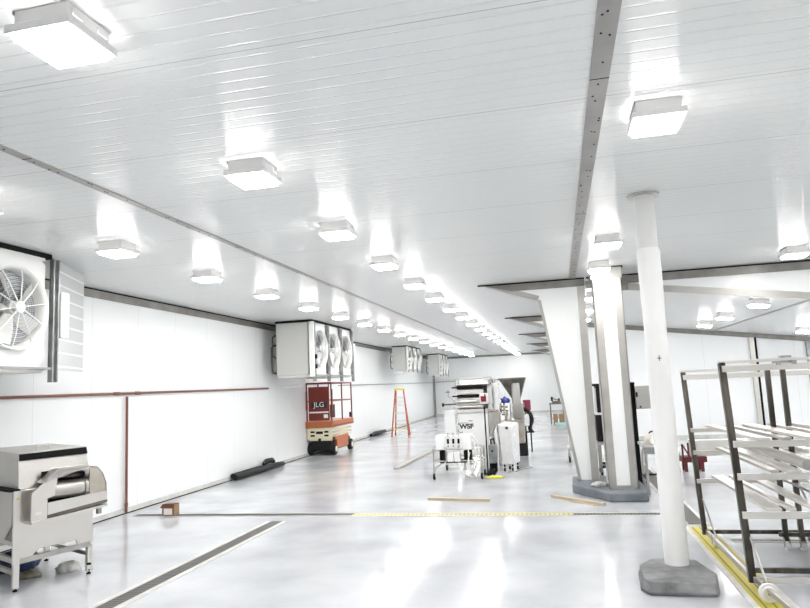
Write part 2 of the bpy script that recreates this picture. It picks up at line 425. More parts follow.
frames[0]['group'] = 'haunched frames along the hall'

# rafter fascia over the side bay
root = thing('rafter_fascia', 'white fascia with steel edges sloping away over the side bay', 'beam', (1.1, YF, 3.2))
def ZL(x): return 3.23 - 0.132 * (x - 1.09)
b = MB(True); b.prism([(0.55, YF, ZL(0.55)), (XR, YF, ZL(XR)), (XR, YF, H - .001), (0.55, YF, H - .001)], (0, 0.12, 0)); b.build('panel', 'cladding', root)
b = MB(True); b.box(1.13, XR, YF - .02, YF - .001, H - .15, H - .026); b.build('head_flashing', 'trim', root)
b = MB(True); b.box(0.58, XR, YF - .025, YF - .001, H - .026, H - .0012); b.build('sealant', 'dark', root)
b = MB(True); b.prism([(0.56, YF - .02, ZL(0.56) - .03), (XR, YF - .02, ZL(XR) - .03), (XR, YF - .02, ZL(XR) + .08), (0.56, YF - .02, ZL(0.56) + .08)], (0, .0185, 0)); b.build('edge_flashing', 'flash', root)
b = MB(True); b.box(1.14, 1.24, YF - .04, YF - .02, H - .27, H - .02); b.build('bracket', 'trim', root)

# clad pillar
YP = 10.45
root = thing('clad_pillar', 'square white pillar with steel corner trims on the grey plinth', 'pillar', (0.83, YP, 0.13))
b = MB(True); b.box(0.63, 1.035, YP, YP + 0.42, 0.13, H - .001); b.build('cladding', 'cladding', root)
b = MB(True); b.box(0.622, 0.735, YP - .008, YP, .135, 3.26); b.box(0.622, 0.63, YP - .008, YP + .42, .135, 3.26); b.box(0.620, 0.737, YP - .011, YP - .008, .70, .708); b.build('corner_trim', 'flash', root)
b = MB(True); b.box(0.93, 1.043, YP - .008, YP, .135, 3.26); b.box(1.035, 1.043, YP - .008, YP + .42, .135, 3.26); b.box(.928, 1.045, YP - .011, YP - .008, .70, .708); b.build('corner_trim', 'flash', root)
b = MB(True); b.box(0.735, 0.93, YP - .006, YP, .135, .18); b.build('base_trim', 'flash', root)
b = MB(True); b.box(0.60, 1.06, YP - .014, YP + .44, 3.262, 3.43); b.build('head_trim', 'flash', root)
b = MB(True); b.box(0.58, 1.08, YP - .02, YP + .44, 3.43, H - .0012); b.build('sealant', 'dark', root)

# plinth under both
pts = [(0.10, 10.95), (0.62, 10.08), (1.13, 10.12), (1.17, 10.5), (1.14, 11.6), (0.60, 11.95), (0.12, 11.9)]
b = MB(); b.prism([(x, y, 0.0) for x, y in pts], (0, 0, 0.13))
o = b.build('concrete_plinth', 'conc_paint', bevel=0.02)
tag(o, 'low dark grey painted plinth under the tapered leg and square pillar', 'plinth')

# round column on its block
root = thing('round_column', 'white wrapped round column standing on a rough concrete block', 'column', (0.905, 6.44, 0.105))
b = MB(True)
prof = [(0.101, 0.105)]
rnd = random.Random(5)
for k in range(1, 24):
    z = 0.105 + k * 0.118
    prof.append((0.100 + rnd.uniform(-.003, .003) + (0.006 if 2.6 < z < 2.75 else 0), z))
prof += [(0.106, 2.9), (0.098, 2.93)]
b.lathe(prof, (0.905, 6.44, 0), n=40); b.build('wrapped_sleeve', 'wrap', root)
b = MB(True); b.lathe([(0.093, 2.9), (0.093, H)], (0.905, 6.44, 0), n=40); b.build('painted_pipe', 'pipe_paint', root)
b = MB(True); b.lathe([(0.094, H - 0.02), (0.145, H - 0.02), (0.145, H - 0.001), (0.094, H - 0.001)], (0.905, 6.44, 0), n=40, closed=True); b.build('ceiling_collar', 'steel', root)
b = MB(True); b.bar((0.885, 6.336, 1.91), (0.92, 6.336, 1.91), .006); b.bar((0.902, 6.335, 1.885), (0.902, 6.335, 1.935), .006); b.build('ink_cross', 'ink', root)

pts = [(0.545, 6.0), (0.60, 5.87), (1.10, 5.86), (1.14, 5.92), (1.17, 6.15), (1.11, 6.60), (0.90, 6.68), (0.68, 6.62), (0.57, 6.40)]
bm_ = MB(); cx, cy = 0.87, 6.26
rings = []
rnd = random.Random(11)
for (z, sc) in ((0.0, 1.0), (0.03, 1.01), (0.075, 0.985), (0.10, 0.955), (0.107, 0.90)):
    rings.append([(cx + (x - cx) * sc + rnd.uniform(-.012, .012), cy + (y - cy) * sc + rnd.uniform(-.012, .012), z) for x, y in pts])
n = len(pts); V = [p for R in rings for p in R]; F = [(i * n + k, i * n + (k + 1) % n, (i + 1) * n + (k + 1) % n, (i + 1) * n + k) for i in range(4) for k in range(n)]
F += [tuple(reversed(range(n))), tuple(range(4 * n, 5 * n))]
bm_.add(V, F); o = bm_.build('concrete_block', 'conc', bevel=0.012)
tag(o, 'rough grey concrete block under the white round column', 'block')

# ------------------------------------------------------------------ floor drains
def drain(name, label, x0, x1, y0, y1, along, gmat, frame=0.03, group='floor drains'):
    root = thing(name, label, 'drain', ((x0 + x1) / 2, (y0 + y1) / 2, 0), 0, group)
    g = MB(True)
    fr = MB(True)
    if along == 'Y':
        g.box(x0 + frame, x1 - frame, y0, y1, 0.0005, 0.004)
        fr.box(x0, x0 + frame, y0, y1, .0005, .006); fr.box(x1 - frame, x1, y0, y1, .0005, .006)
    else:
        g.box(x0, x1, y0 + frame, y1 - frame, 0.0005, 0.004)
        fr.box(x0, x1, y0, y0 + frame, .0005, .006); fr.box(x0, x1, y1 - frame, y1, .0005, .006)
    g.build('grate', gmat, root); fr.build('frame', 'conc_lt', root)
    return root
drain('drain_channel', 'dark grated drain running forward from the cross drain near the stainless machine', -4.06, -3.76, 1.0, 8.80, 'Y', 'grate_y', 0.065)
drain('drain_channel', 'dark end of the cross drain beside the small brown box', -6.44, -2.96, 9.15, 9.37, 'X', 'grate_x', 0.02)
drain('drain_channel', 'yellow painted middle stretch of the cross drain', -2.96, 0.08, 9.12, 9.34, 'X', 'yellow_x', 0.035)
drain('drain_channel', 'dark slotted stretch of the cross drain in front of the plinth', 0.08, 1.28, 9.13, 9.33, 'X', 'grate_x', 0.03)
drain('drain_channel', 'yellow painted drain running under the steel rack', 1.30, 1.62, 3.0, 8.46, 'Y', 'yellow', 0.05)
drain('drain_channel', 'dark grated drain running back behind the round column', 1.34, 1.60, 8.62, 16.5, 'Y', 'grate_y', 0.04)
drain('drain_channel', 'dark branch drain behind the steel rack', 1.66, 6.0, 7.72, 7.88, 'X', 'grate_x', 0.05)

# ------------------------------------------------------------------ ceiling lights
ORD = 'first second third fourth fifth sixth seventh eighth ninth tenth eleventh twelfth thirteenth fourteenth fifteenth sixteenth seventeenth eighteenth nineteenth twentieth'.split()
def make_light():
    root = thing('ceiling_light', 'x', 'light')
    b = MB(); b.box(-.135, .135, -.135, .135, -.079, -.0012); b.build('housing', 'lamp_body', root, bevel=.006)
    b = MB(); b.box(-.14, -.136, -.14, .14, -.02, -.002)
    b.build('gasket', 'galv', root)
    for yy in (-.08, .08):
        b = MB(); b.box(.1355, .142, yy - .03, yy + .03, -.05, -.02); b.build('clip', 'lamp_body', root)
    b = MB()
    o, i = .160, .135
    for (x0, x1, y0, y1) in ((-o, o, -o, -i), (-o, o, i, o), (-o, -i, -i, i), (i, o, -i, i)): b.box(x0, x1, y0, y1, -.115, -.076)
    b.build('bezel', 'lamp_body', root, bevel=.004)
    b = MB(); b.box(-i + .001, i - .001, -i + .001, i - .001, -.138, -.0795); b.build('diffuser', 'lamp', root)
    return root
proto = make_light(); used = []
def light(x, y, z, label, tilt=0.0, group='square ceiling lights'):
    o = proto if not used else copy_tree(proto)
    used.append(o); o.location = (x, y, z); o.rotation_euler = (0, tilt, 0)
    tag(o, label, 'light', group)
    return o
rowA = [4.35] + [6.2 + 1.90 * k for k in range(17)]
rowA_seen = [y for y in rowA if y > 6]
for y in rowA:
    lab = ('square ceiling light, %s from the front in the row nearest the left wall' % ORD[rowA_seen.index(y)]) if y > 6 else 'square ceiling light of the left row, above the stainless machine'
    light(-4.55, y, H, lab)
rowB = [-1.4, 0.5] + [2.40, 4.42, 6.36, 8.28, 10.15, 11.95] + [13.8 + 1.86 * k for k in range(14)]
rowB_seen = [y for y in rowB if y > 2]
for y in rowB:
    lab = ('square ceiling light, %s from the front in the long middle row' % ORD[rowB_seen.index(y)]) if y > 2 else 'square ceiling light of the middle row behind the camera'
    light(-2.10 + (0.05 if 2 < y < 3 else 0), y, H, lab)
light(0.725, 4.30, H, 'large square ceiling light above and in front of the round column')
light(0.70, 8.19, H, 'square ceiling light between the round column and the square pillar, nearer the column')
light(0.705, 10.02, H, 'square ceiling light right against the head of the square pillar')
for y in (0.5, 2.3): light(0.72, y, H, 'added unseen ceiling light beside the wide cover strip, brightening the right side')  # unseen lamps added to brighten the right side
light(3.35, 10.12, H, 'square ceiling light just in front of the sloping fascia at the right edge')
for y in (0.5, 2.4, 4.3, 6.2, 8.1): light(3.35, y, H, 'added unseen ceiling light over the steel rack, extra light for the hall')  # unseen lamps put in over the rack for extra light
for y in (0.5, 2.4, 4.3, 6.2, 8.1, 10.0): light(6.0, y, H, 'added unseen ceiling light over the far right side, brightening the right ceiling')  # unseen row added because the right ceiling was too dark
tl = math.atan(0.132)
for y, t in ((13.3, 'nearest'), (15.5, 'middle'), (17.8, 'furthest')):
    light(0.80, y, ZS(.80) - .002, 'ceiling light seen in the gap left of the square pillar, %s of three' % t, tl)
for y, t in ((12.95, 'first from the fascia'), (15.45, 'second from the fascia'), (17.5, 'furthest from the fascia')):
    light(3.62, y, ZS(3.62) - .002, 'ceiling light on the sloping ceiling beside the cover strip, %s' % t, tl)
light(5.8, 17.45, ZS(5.8) - .002, 'ceiling light on the sloping ceiling near the grey jamb', tl)
for x, y in ((8.0, 13.2), (8.0, 15.5), (8.0, 17.9), (5.8, 12.7)): light(x, y, ZS(x) - .002, 'added unseen ceiling light on the sloping ceiling further right, brightening the bay wall', tl)  # unseen lamps added to lift the bay wall
light(5.8, 14.9, ZS(5.8) - .002, 'ceiling light on the sloping ceiling at the far right, outside the picture', tl)

# ------------------------------------------------------------------ evaporator coolers
def make_cooler():
    """origin: near end of the fan face on the ceiling line; +Y along the wall, -X to the wall"""
    root = thing('evaporator_cooler', 'x', 'cooler')
    L = 3.05; z1 = -0.055; z0 = -1.33
    b = MB(); b.box(-0.90, -0.10, 0, L, z0 + .03, z1); b.build('casing', 'satin_panel', root, bevel=.01)
    b = MB(); b.box(-.91, .02, -.01, L + .01, z1, -.001); b.build('top_gap_shade', 'dark', root)  # black slab standing in for the shaded gap between casing and ceiling
    b = MB(); b.box(-.05, .06, -.06, .0, z0 - .02, z1); b.build('end_post', 'fan_white', root)
    for k in range(4):
        y = .0 + k * (L / 3) - (0.0 if k < 3 else .0)
        b = MB(); b.box(.0, .02, y, y + .09, z0 - .13, z1); b.box(.02, .06, y, y + .015, z0 - .13, z1); b.box(.02, .06, y + .075, y + .09, z0 - .13, z1)
        b.build('post', 'galv', root)
    b = MB(); b.box(-.08, .05, .09, L, z0 + .01, z0 + .035); b.build('bottom_rail', 'galv', root)
    b = MB(); b.hexa([(-.88, .02, z0 - .02), (-.06, .02, z0 - .02), (-.06, L - .02, z0 - .02), (-.88, L - .02, z0 - .02)], [(-.90, 0, z0 + .029), (-.04, 0, z0 + .029), (-.04, L, z0 + .029), (-.90, L, z0 + .029)])
    b.build('drip_tray', 'steel_lt', root)
    for k in range(3):
        cy = (k + .5) * L / 3 - .02; cz = -.67; R = .415
        pn = MB()
        hw = L / 6 - .05
        n = 40; V = []; F = []
        for j in range(n):      # fan plate: a square with a round hole
            t = 2 * PI * (j + .5) / n
            a, c_ = math.cos(t), math.sin(t); q = 1 / max(abs(a) / hw, abs(c_) / .60)
            V += [(0, cy + a * R, cz + c_ * R), (0, cy + a * max(q, R), cz + c_ * max(q, R))]
        for j in range(n):
            j2 = (j + 1) % n; F.append((2 * j, 2 * j2, 2 * j2 + 1, 2 * j + 1))
        pn.add(V, F); pn.add([(x - .02, y_, z_) for x, y_, z_ in V], F)
        pn.box(-.02, 0, cy - hw, cy + hw, cz + .58, z1); pn.box(-.02, 0, cy - hw, cy + hw, z0 + .04, cz - .58)
        fp = pn.build('fan_plate', 'fan_white', root)
        s = MB(); s.lathe([(R + .0, -.09), (R, .02), (R + .015, .055), (R + .035, .07), (R + .035, .058), (R + .022, .048), (R + .012, .02), (R + .012, -.09)], (0, cy, cz), 'X', 48, closed=True)
        sh = s.build('fan_shroud', 'fan_white', root)
        g = MB()
        for j in range(10):
            t = 2 * PI * j / 10 + .2
            g.tube([(.10, cy + .07 * math.cos(t), cz + .07 * math.sin(t)), (.09, cy + .3 * math.cos(t), cz + .3 * math.sin(t)), (.062, cy + (R + .02) * math.cos(t), cz + (R + .02) * math.sin(t))], .006, 5)
        for rr in (.12, .16, .20, .24, .28, .32, .36, .40):
            xo = .102 - .09 * rr * rr / .2
            g.lathe([(rr - .0016, xo), (rr, xo + .0016), (rr + .0016, xo), (rr, xo - .0016)], (0, cy, cz), 'X', 40, closed=True)
        g.build('fan_guard', 'fan_white', sh)
        h = MB(); h.lathe([(.0, .118), (.05, .118), (.062, .112), (.062, .092), (.0, .092)], (0, cy, cz), 'X', 24); h.build('badge', 'fan_white', sh)
        h = MB(); h.lathe([(0, -.08), (.07, -.08), (.075, .03), (.06, .045), (0, .05)], (0, cy, cz), 'X', 24)
        for j in range(5):
            t0 = 2 * PI * j / 5 + .5
            A = []
            for (rr, dt, dx) in ((.06, -.5, -.03), (.06, .35, .05), (.25, .42, .05), (.39, .38, .04), (.40, .02, -.03), (.25, -.12, -.04)):
                A.append((-.025 + dx, cy + rr * math.cos(t0 + dt), cz + rr * math.sin(t0 + dt)))
            h.add(A + [(x - .006, y_, z_) for x, y_, z_ in A], [(0, 1, 2, 5), (5, 2, 3, 4), (11, 8, 7, 6), (10, 9, 8, 11)])
        h.build('fan_blades', 'blade', root)
    b = MB(); b.box(-.098, -.085, .05, L - .05, z0 + .06, z1 - .05); b.build('coil', 'coil', root)
    b = MB(); b.box(-.04, .06, L + .13, L + .26, -.95, -.42); b.build('electrical_box', 'fan_white', root, bevel=.008)
    b = MB(); b.box(-.06, -.03, L + .09, L + .14, z0 + .05, z1 - .05); b.build('hinge_strip', 'steel_lt', root)
    b = MB()
    b.tube([(-.88, .30, -.55), (-.96, .22, -.55), (-1.0, .06, -.57), (-1.01, .0, -.62), (-1.01, .0, -1.15), (-1.0, .04, -1.22), (-.89, .20, -1.24)], .026, 8)
    b.build('refrigerant_pipe', 'copper_dark', root); b = MB()
    b.tube([(-.88, .34, -.30), (-1.0, .25, -.30), (-1.04, .12, -.36), (-1.04, .10, -.80), (-.98, .2, -.88), (-.89, .3, -.88)], .018, 8)
    b.build('refrigerant_pipe', 'copper_dark', root)
    b = MB(); b.tube([(-.35, .35, z0 - .02), (-.35, .35, z0 - .16), (-.38, .32, z0 - .22), (-.95, .30, z0 - .24)], .018, 8); b.build('drain_pipe', 'fan_white', root)
    for zz in (-.93, -1.16):
        b = MB(); b.box(.06, .10, .02, .07, zz, zz + .10); b.build('cable_gland', 'black', root)
    return root
cooler = make_cooler()
CO = [(-5.57, 3.36, 'nearest fan cooler under the ceiling, its end fan cut by the left edge'),
      (-5.56, 14.68, 'three fan cooler under the ceiling above the orange scissor lift'),
      (-5.88, 26.3, 'fan cooler under the ceiling above and beyond the stepladder'),
      (-5.98, 34.4, 'furthest fan cooler under the ceiling near the end wall')]
for i, (x, y, lab) in enumerate(CO):
    o = cooler if i == 0 else copy_tree(cooler)
    o.location = (x, y, H); o.rotation_euler = (0, 0, 0.006)
    if i > 1: o.scale = (.70, .88, (.74, .82)[i - 2])
    tag(o, lab, 'cooler', 'fan coolers along the left wall')
# the nearest one has its end door standing open
b = MB(); d0 = Vector((-.05, 3.20, 0)); d1 = Vector((-.43, 4.15, 0)); z0, z1 = -1.31, -.03
t = Vector((-.0, .0, 0)); nn = (d1 - d0).cross(Vector((0, 0, 1))).normalized() * .012
b.hexa([d0 + Vector((0, 0, z0)), d1 + Vector((0, 0, z0)), d1 + nn + Vector((0, 0, z0)), d0 + nn + Vector((0, 0, z0))],
       [d0 + Vector((0, 0, z1)), d1 + Vector((0, 0, z1)), d1 + nn + Vector((0, 0, z1)), d0 + nn + Vector((0, 0, z1))])
b.build('end_door', 'glint_sheet', cooler)
b = MB(); b.tube([(-.2, 2.05, -1.35), (-.2, 2.05, -1.48), (-.3, 2.0, -1.58), (-1.02, 2.0, -1.60)], .03, 8); b.build('drain_hose', 'black', cooler)

# wall pipes
def wall_pipe(name, label, cat, y0, y1, z0, z1, r, material, off=0.045, coup=()):
    root = thing(name, label, cat, (WX((y0 + y1) / 2) + off, (y0 + y1) / 2, min(z0, z1)))
    b = MB(True); b.tube([(WX(y0) + off, y0, z0), (WX(y1) + off, y1, z1)], r, 10); b.build('pipe', material, root)
    for yc in coup:
        zz = z0 + (z1 - z0) * ((yc - y0) / (y1 - y0) if abs(y1 - y0) > .01 else 0)
        b = MB(True); b.tube([(WX(yc) + off, yc - .06, zz), (WX(yc) + off, yc + .06, zz)], r * 1.35, 10); b.build('coupling', material, root)
    k = y0 + .5
    while k < y1:
        zz = z0 + (z1 - z0) * ((k - y0) / (y1 - y0)); b = MB(True); b.box(WX(k) + .001, WX(k) + off, k - .012, k + .012, zz - .012, zz + .012); b.build('clip', 'galv', root); k += 2.4
    return root
wall_pipe('condensate_pipe', 'reddish brown pipe running along the left wall to the cooler above the scissor lift', 'pipe', 1.0, 14.95, 1.83, 1.88, .020, 'copper', coup=(9.15, 9.7))
wall_pipe('condensate_pipe', 'thin grey pipe along the far half of the left wall', 'pipe', 20.5, 38.7, 1.92, 1.97, .016, 'galv')
root = thing('downpipe', 'reddish brown vertical pipe down the left wall beside the brown box', 'pipe', (WX(9.42) + .045, 9.42, 0))
b = MB(True); b.tube([(WX(9.42) + .045, 9.42, 0.012), (WX(9.42) + .045, 9.42, 1.81)], .020, 10); b.build('pipe', 'copper', root)
b = MB(True); b.tube([(WX(9.42) + .045, 9.42, 0.10), (WX(9.42) + .045, 9.42, 0.16)], .027, 10); b.build('coupling', 'copper', root)
b = MB(); b.tube([(WX(39.3) + .1, 39.35, 2.0), (-3.4, 39.35, 1.98)], .02, 8)
tag(b.build('conduit', 'galv'), 'thin grey pipe across the end wall', 'pipe')
b = MB(); b.tube([(WX(38.9) + .06, 38.9, 0.02), (WX(38.9) + .06, 38.9, 2.6)], .035, 8)
tag(b.build('drop_pipe', 'galv'), 'grey vertical pipe in the far left corner', 'pipe')

# ------------------------------------------------------------------ scissor lift
LX, LY = -6.10, 17.55
root = thing('scissor_lift', 'orange scissor lift with red guard panel parked against the left wall', 'lift', (LX - .4, LY, 0))
W_, L_ = 0.80, 1.90
xa, xb = LX - W_, LX
b = MB(True); b.box(xa + .1, xb - .1, LY + .1, LY + L_ - .1, .13, .40); b.build('chassis', 'black', root, bevel=.01)
b = MB(True); b.box(xb - .1, xb - .04, LY + .42, LY + L_ - .45, .16, .50); b.box(xb - .1, xb - .05, LY + .32, LY + L_ - .36, .40, .52); b.build('side_cover', 'orange', root, bevel=.01)
for yy in (LY + .22, LY + L_ - .22):
    for x in (xa + .0, xb - .12):
        w_ = MB(True); w_.lathe([(.0, 0), (.10, 0), (.155, .01), (.163, .04), (.163, .08), (.155, .11), (.10, .12), (0, .12)], (x, yy, .163), 'X', 24)
        wo = w_.build('wheel', 'rubber', root)
        hb = MB(True); xx = x + .12 if x > xa + .1 else x - .008
        hb.lathe([(0, 0), (.08, 0), (.08, .008), (0, .01)], (xx, yy, .163), 'X', 20); hb.build('hub', 'cream', wo)
# front step plate with slots
b = MB(True); b.box(xa + .04, xb - .04, LY + .0, LY + .05, .44, .74); fp = b.build('entry_step', 'cream', root, bevel=.008)
b = MB(True)
for zz in (.52, .62):
    b.box(xa + .14, xa + .26, LY - .006, LY, zz, zz + .05); b.box(xb - .26, xb - .14, LY - .006, LY, zz, zz + .05)
b.box(xa + .30, xb - .30, LY - .006, LY, .59, .66); b.box(xa + .36, xb - .36, LY - .006, LY, .40, .47); b.build('step_slot', 'black', fp)
b = MB(True); b.box(xa + .06, xb - .06, LY + .06, LY + .12, .40, .46); b.box(xa + .16, xa + .24, LY - .0, LY + .02, .74, .78); b.box(xb - .24, xb - .16, LY, LY + .02, .74, .78); b.build('bumper', 'cream', root)
# scissor stack
for k in range(5):
    zz = .50 + k * .05
    b = MB(True); s_ = 1 if k % 2 else -1
    b.bar((xb - .07, LY + .12, zz - .02 * s_), (xb - .07, LY + L_ - .12, zz + .02 * s_), .05, .045)
    b.bar((xa + .07, LY + .12, zz - .02 * s_), (xa + .07, LY + L_ - .12, zz + .02 * s_), .05, .045)
    b.build('scissor_arm', 'cream', root)
b = MB(True); b.box(xa, xb, LY - .02, LY + L_, .76, .93); b.build('platform', 'orange', root, bevel=.01)
b = MB(True); b.box(xb, xb + .012, LY + .05, LY + L_ - .05, .79, .82); b.build('platform_edge', 'red', root)
def post(x, y, z0, z1, r=.02, m_='orange'):
    q = MB(True); q.tube([(x, y, z0), (x, y, z1)], r, 10); return q.build('rail_post', m_, root)
zt = 1.98
for (x, y) in ((xa + .04, LY + .03), (xb - .04, LY + .03), (xb - .04, LY + .95), (xb - .04, LY + L_ - .04), (xa + .04, LY + L_ - .04), (xa + .04, LY + .95)): post(x, y, .93, zt, .02, 'red')
b = MB(True)
for z in (zt, 1.48):
    b.tube([(xb - .04, LY + .03, z), (xb - .04, LY + L_ - .04, z), (xa + .04, LY + L_ - .04, z), (xa + .04, LY + .03, z)], .02 if z == zt else .016, 8)
b.tube([(xa + .04, LY + .03, zt), (xb - .04, LY + .03, zt)], .022, 8)
b.build('guard_rail', 'red', root)
b = MB(True); b.box(xa + .10, xb - .10, LY - .0, LY + .02, .95, 1.88); gp = b.build('guard_panel', 'red', root, bevel=.006)
b = MB(True); b.box(xa + .02, xa + .06, LY + .0, LY + .05, 1.25, 1.75); b.box(xb - .05, xb - .005, LY + .0, LY + .06, 1.2, 1.8); b.build('bracket', 'red', root)
b = MB(True); b.box(xb - .10, xb - .03, LY + .06, LY + .30, 1.02, 1.38); b.build('control_box', 'black', root, bevel=.01)
b = MB(True); b.box(xb - .09, xb - .04, LY + L_ - .14, LY + L_ - .08, .95, 1.10); b.build('hand_control', 'black', root)
b = MB(True); b.box(xa + .18, xb - .16, LY - .006, LY, 1.30, 1.46); pl = b.build('name_plate', 'ink', gp)
text_part('lettering', 'JLG', .19, 'sign_white', pl, (0.01, -.52 + .515, 0), (PI / 2, 0, 0), sx=1.1)
bpy.data.objects['lettering'].location = Vector((LX - .39, LY - .008, 1.385)) - root.location
b = MB(True); b.box(xa + .12, xb - .12, LY - .006, LY, 1.16, 1.20); b.box(xb - .26, xb - .14, LY - .006, LY, 1.02, 1.12); b.build('decal', 'sign_white', gp)

# ------------------------------------------------------------------ stepladder
root = thing('stepladder', 'orange stepladder with yellow top standing open by the left wall', 'ladder', (-5.72, 24.0, 0), 0.12)
zt = 1.74
for sx in (-1, 1):
    b = MB(); b.bar((sx * .31, -.38, 0), (sx * .15, -.03, zt - .06), .05, .028, (0, 1, 0)); b.build('front_rail', 'ladder', root)
    b = MB(); b.bar((sx * .27, .45, 0), (sx * .14, .06, zt - .10), .045, .025, (0, 1, 0)); b.build('rear_rail', 'ladder', root)
    b = MB(); b.bar((sx * .23, -.23, .78), (sx * .21, .27, .80), .015, .006); b.build('spreader', 'alu', root)
for k in range(5):
    t = (k + 1) / 6; zz = (zt - .06) * t; hw = .31 - .16 * t; y = -.38 + .35 * t
    b = MB(); b.box(-hw, hw, y - .01, y + .07, zz - .012, zz + .012); b.build('step', 'alu' if k else 'lyellow', root)
for k in range(3):
    t = (k + 1) / 4; zz = (zt - .1) * t; hw = .27 - .13 * t; y = .45 - .39 * t
    b = MB(); b.bar((-hw, y, zz), (hw, y, zz), .025, .02); b.build('rear_brace', 'alu', root)
b = MB(); b.box(-.19, .19, -.10, .12, zt - .07, zt); b.build('top_cap', 'lyellow', root, bevel=.012)

# ------------------------------------------------------------------ floor clutter by the left wall
def sag_tube(name, pts, r, material, label, cat, group=None):
    b = MB(); b.tube(pts, r, 12); return tag(b.build(name, material), label, cat, group)
root = thing('black_bundle', 'long black wrapped bundle lying on the floor against the left wall', 'bundle', (-6.62, 14.1, 0))
b = MB(True); b.tube([(-6.62, 12.85, .075), (-6.63, 13.4, .085), (-6.64, 14.2, .08), (-6.64, 15.0, .07), (-6.64, 15.35, .062)], [.06, .08, .075, .065, .05], 12); b.build('roll', 'black', root)
b = MB(True); b.tube([(-6.735, 12.95, .09), (-6.74, 14.0, .085), (-6.75, 15.1, .07)], [.05, .06, .05], 10); b.build('roll', 'black', root)
b = MB(True); b.tube([(-6.70, 14.35, .165), (-6.705, 14.55, .205), (-6.71, 14.85, .20), (-6.71, 15.0, .15)], [.03, .06, .06, .03], 10); b.build('bulge', 'black', root)
sag_tube('black_bundle', [(-6.86, 23.9, .07), (-6.87, 24.6, .085), (-6.89, 26.1, .075)], [.05, .085, .06], 'black', 'short black bundle on the floor by the stepladder', 'bundle')

root = thing('carton', 'small open brown box with a white label on the floor under the pipe', 'box', (-5.76, 9.42, 0), 0.0)
root.location = (-5.83, 9.24, 0)
b = MB(); b.box(-.10, .10, -.07, .07, 0.006, .012); b.box(-.10, .10, .06, .07, .006, .17); b.box(-.10, -.09, -.07, .07, .006, .17); b.box(.09, .10, -.07, .07, .006, .17); b.box(-.10, .10, -.07, -.06, .006, .12); b.build('body', 'card_lt', root)
b = MB(); b.hexa([(-.10, -.07, .165), (.10, -.07, .165), (.11, -.09, .125), (-.11, -.09, .125)][::-1], [(-.10, -.062, .175), (.10, -.062, .175), (.115, -.10, .13), (-.115, -.10, .13)][::-1]); b.box(-.1, .1, -.07, .07, .171, .176); b.build('flap', 'card', root)
b = MB(); b.box(-.07, .065, -.074, -.0705, .025, .115); b.build('label', 'label', root)

def plank(label, p, q, wd, th, material, tiltz=0.0):
    p = Vector(p); q = Vector(q); L = (q - p).length; c_ = (p + q) / 2
    b = MB(); b.box(-L / 2, L / 2, -wd / 2, wd / 2, 0.0, th)
    o = b.build('plank', material, bevel=.004); o.location = (c_.x, c_.y, 0.001); o.rotation_euler = (0, 0, math.atan2(q.y - p.y, q.x - p.x))
    return tag(o, label, 'plank', 'planks left on the floor')
plank('long grey plank lying behind the wheeled white machine', (-3.55, 14.3), (-3.45, 18.6), .14, .04, 'wood_grey')
plank('pale wooden plank on the floor in front of the wheeled machine', (-2.10, 10.44), (-1.12, 10.26), .07, .035, 'wood')
plank('wooden plank lying askew in front of the dark plinth', (-0.21, 10.60), (.50, 9.86), .07, .035, 'wood')
plank('thin wood strip beside the askew plank', (0.05, 10.18), (.40, 9.84), .025, .012, 'wood')

# ------------------------------------------------------------------ stainless machine at left
root = thing('conveyor_feeder', 'stainless hooded machine with a guarded roller, cut by the left edge', 'machine', (-5.17, 5.54, 0), math.radians(63.17))
DP = 1.05
b = MB(); b.prism([(0.0, 0, .93), (0.0, 0, .28), (.04, 0, .25), (.15, 0, .272), (.23, 0, .35), (.59, 0, .365), (.61, 0, .31), (.76, 0, .31), (.76, 0, .72), (.70, 0, .93)], (0, .03, 0)); b.build('side_panel', 'steel_lt', root, bevel=.004)
b = MB(); b.box(-.01, .045, -.03, .0, .25, .93); b.build('corner_flange', 'steel_lt', root)
for (x, y) in ((.0, -.03), (.70, -.02), (.0, DP - .05), (.70, DP - .05)):
    b = MB(); b.box(x, x + .05, y, y + .05, .03, .30); lg = b.build('leg', 'steel_lt', root)
    b = MB(); b.lathe([(.022, 0), (.022, .012), (.010, .015), (.010, .03)], (x + .025, y + .025, 0), n=12); b.build('foot', 'dark', lg)
b = MB(); b.bar((.025, .0, .27), (.73, .0, .30), .04, .05); b.bar((.02, 0, .17), (.02, DP, .17), .035, .04); b.bar((.02, 0, .28), (.02, DP, .28), .035, .05); b.bar((.73, 0, .2), (.73, DP, .2), .035, .04); b.bar((.025, DP, .28), (.73, DP, .28), .04, .05); b.build('frame', 'steel', root)
b = MB(); b.prism([(.01, .08, .92), (.01, DP, .92), (.01, DP, .62), (.01, .7, .45), (.01, .25, .45), (.01, .08, .60)], (.01, 0, 0)); b.build('hopper_side', 'steel', root)
b = MB(); b.box(.03, .74, DP - .03, DP, .31, .92); b.build('rear_panel', 'steel', root)
b = MB(); b.box(.03, .74, .04, DP - .03, .40, .44); b.build('inner_tray', 'steel', root)
# hood
b = MB(); b.hexa([(.045, .03, .93), (.745, .03, .93), (.745, DP, .93), (.045, DP, .93)], [(.07, .13, 1.275), (.735, .13, 1.285), (.735, DP, 1.30), (.07, DP, 1.30)]); b.build('hood', 'steel_hood', root, bevel=.004)
b = MB(); b.hexa([(.075, .095, 1.205), (.738, .095, 1.212), (.738, .125, 1.212), (.075, .125, 1.205)], [(.08, .112, 1.268), (.735, .112, 1.278), (.735, .145, 1.278), (.08, .145, 1.268)]); b.build('hood_slot', 'dark', root)
b = MB(); b.tube([(.32, .3, 1.28), (.32, .3, 1.325), (.44, .3, 1.33), (.44, .3, 1.285)], .008, 8); b.build('hood_handle', 'steel_lt', root)
b = MB(); b.box(-.05, .05, .0, DP, .925, .945); b.build('hood_rim', 'dark', root)
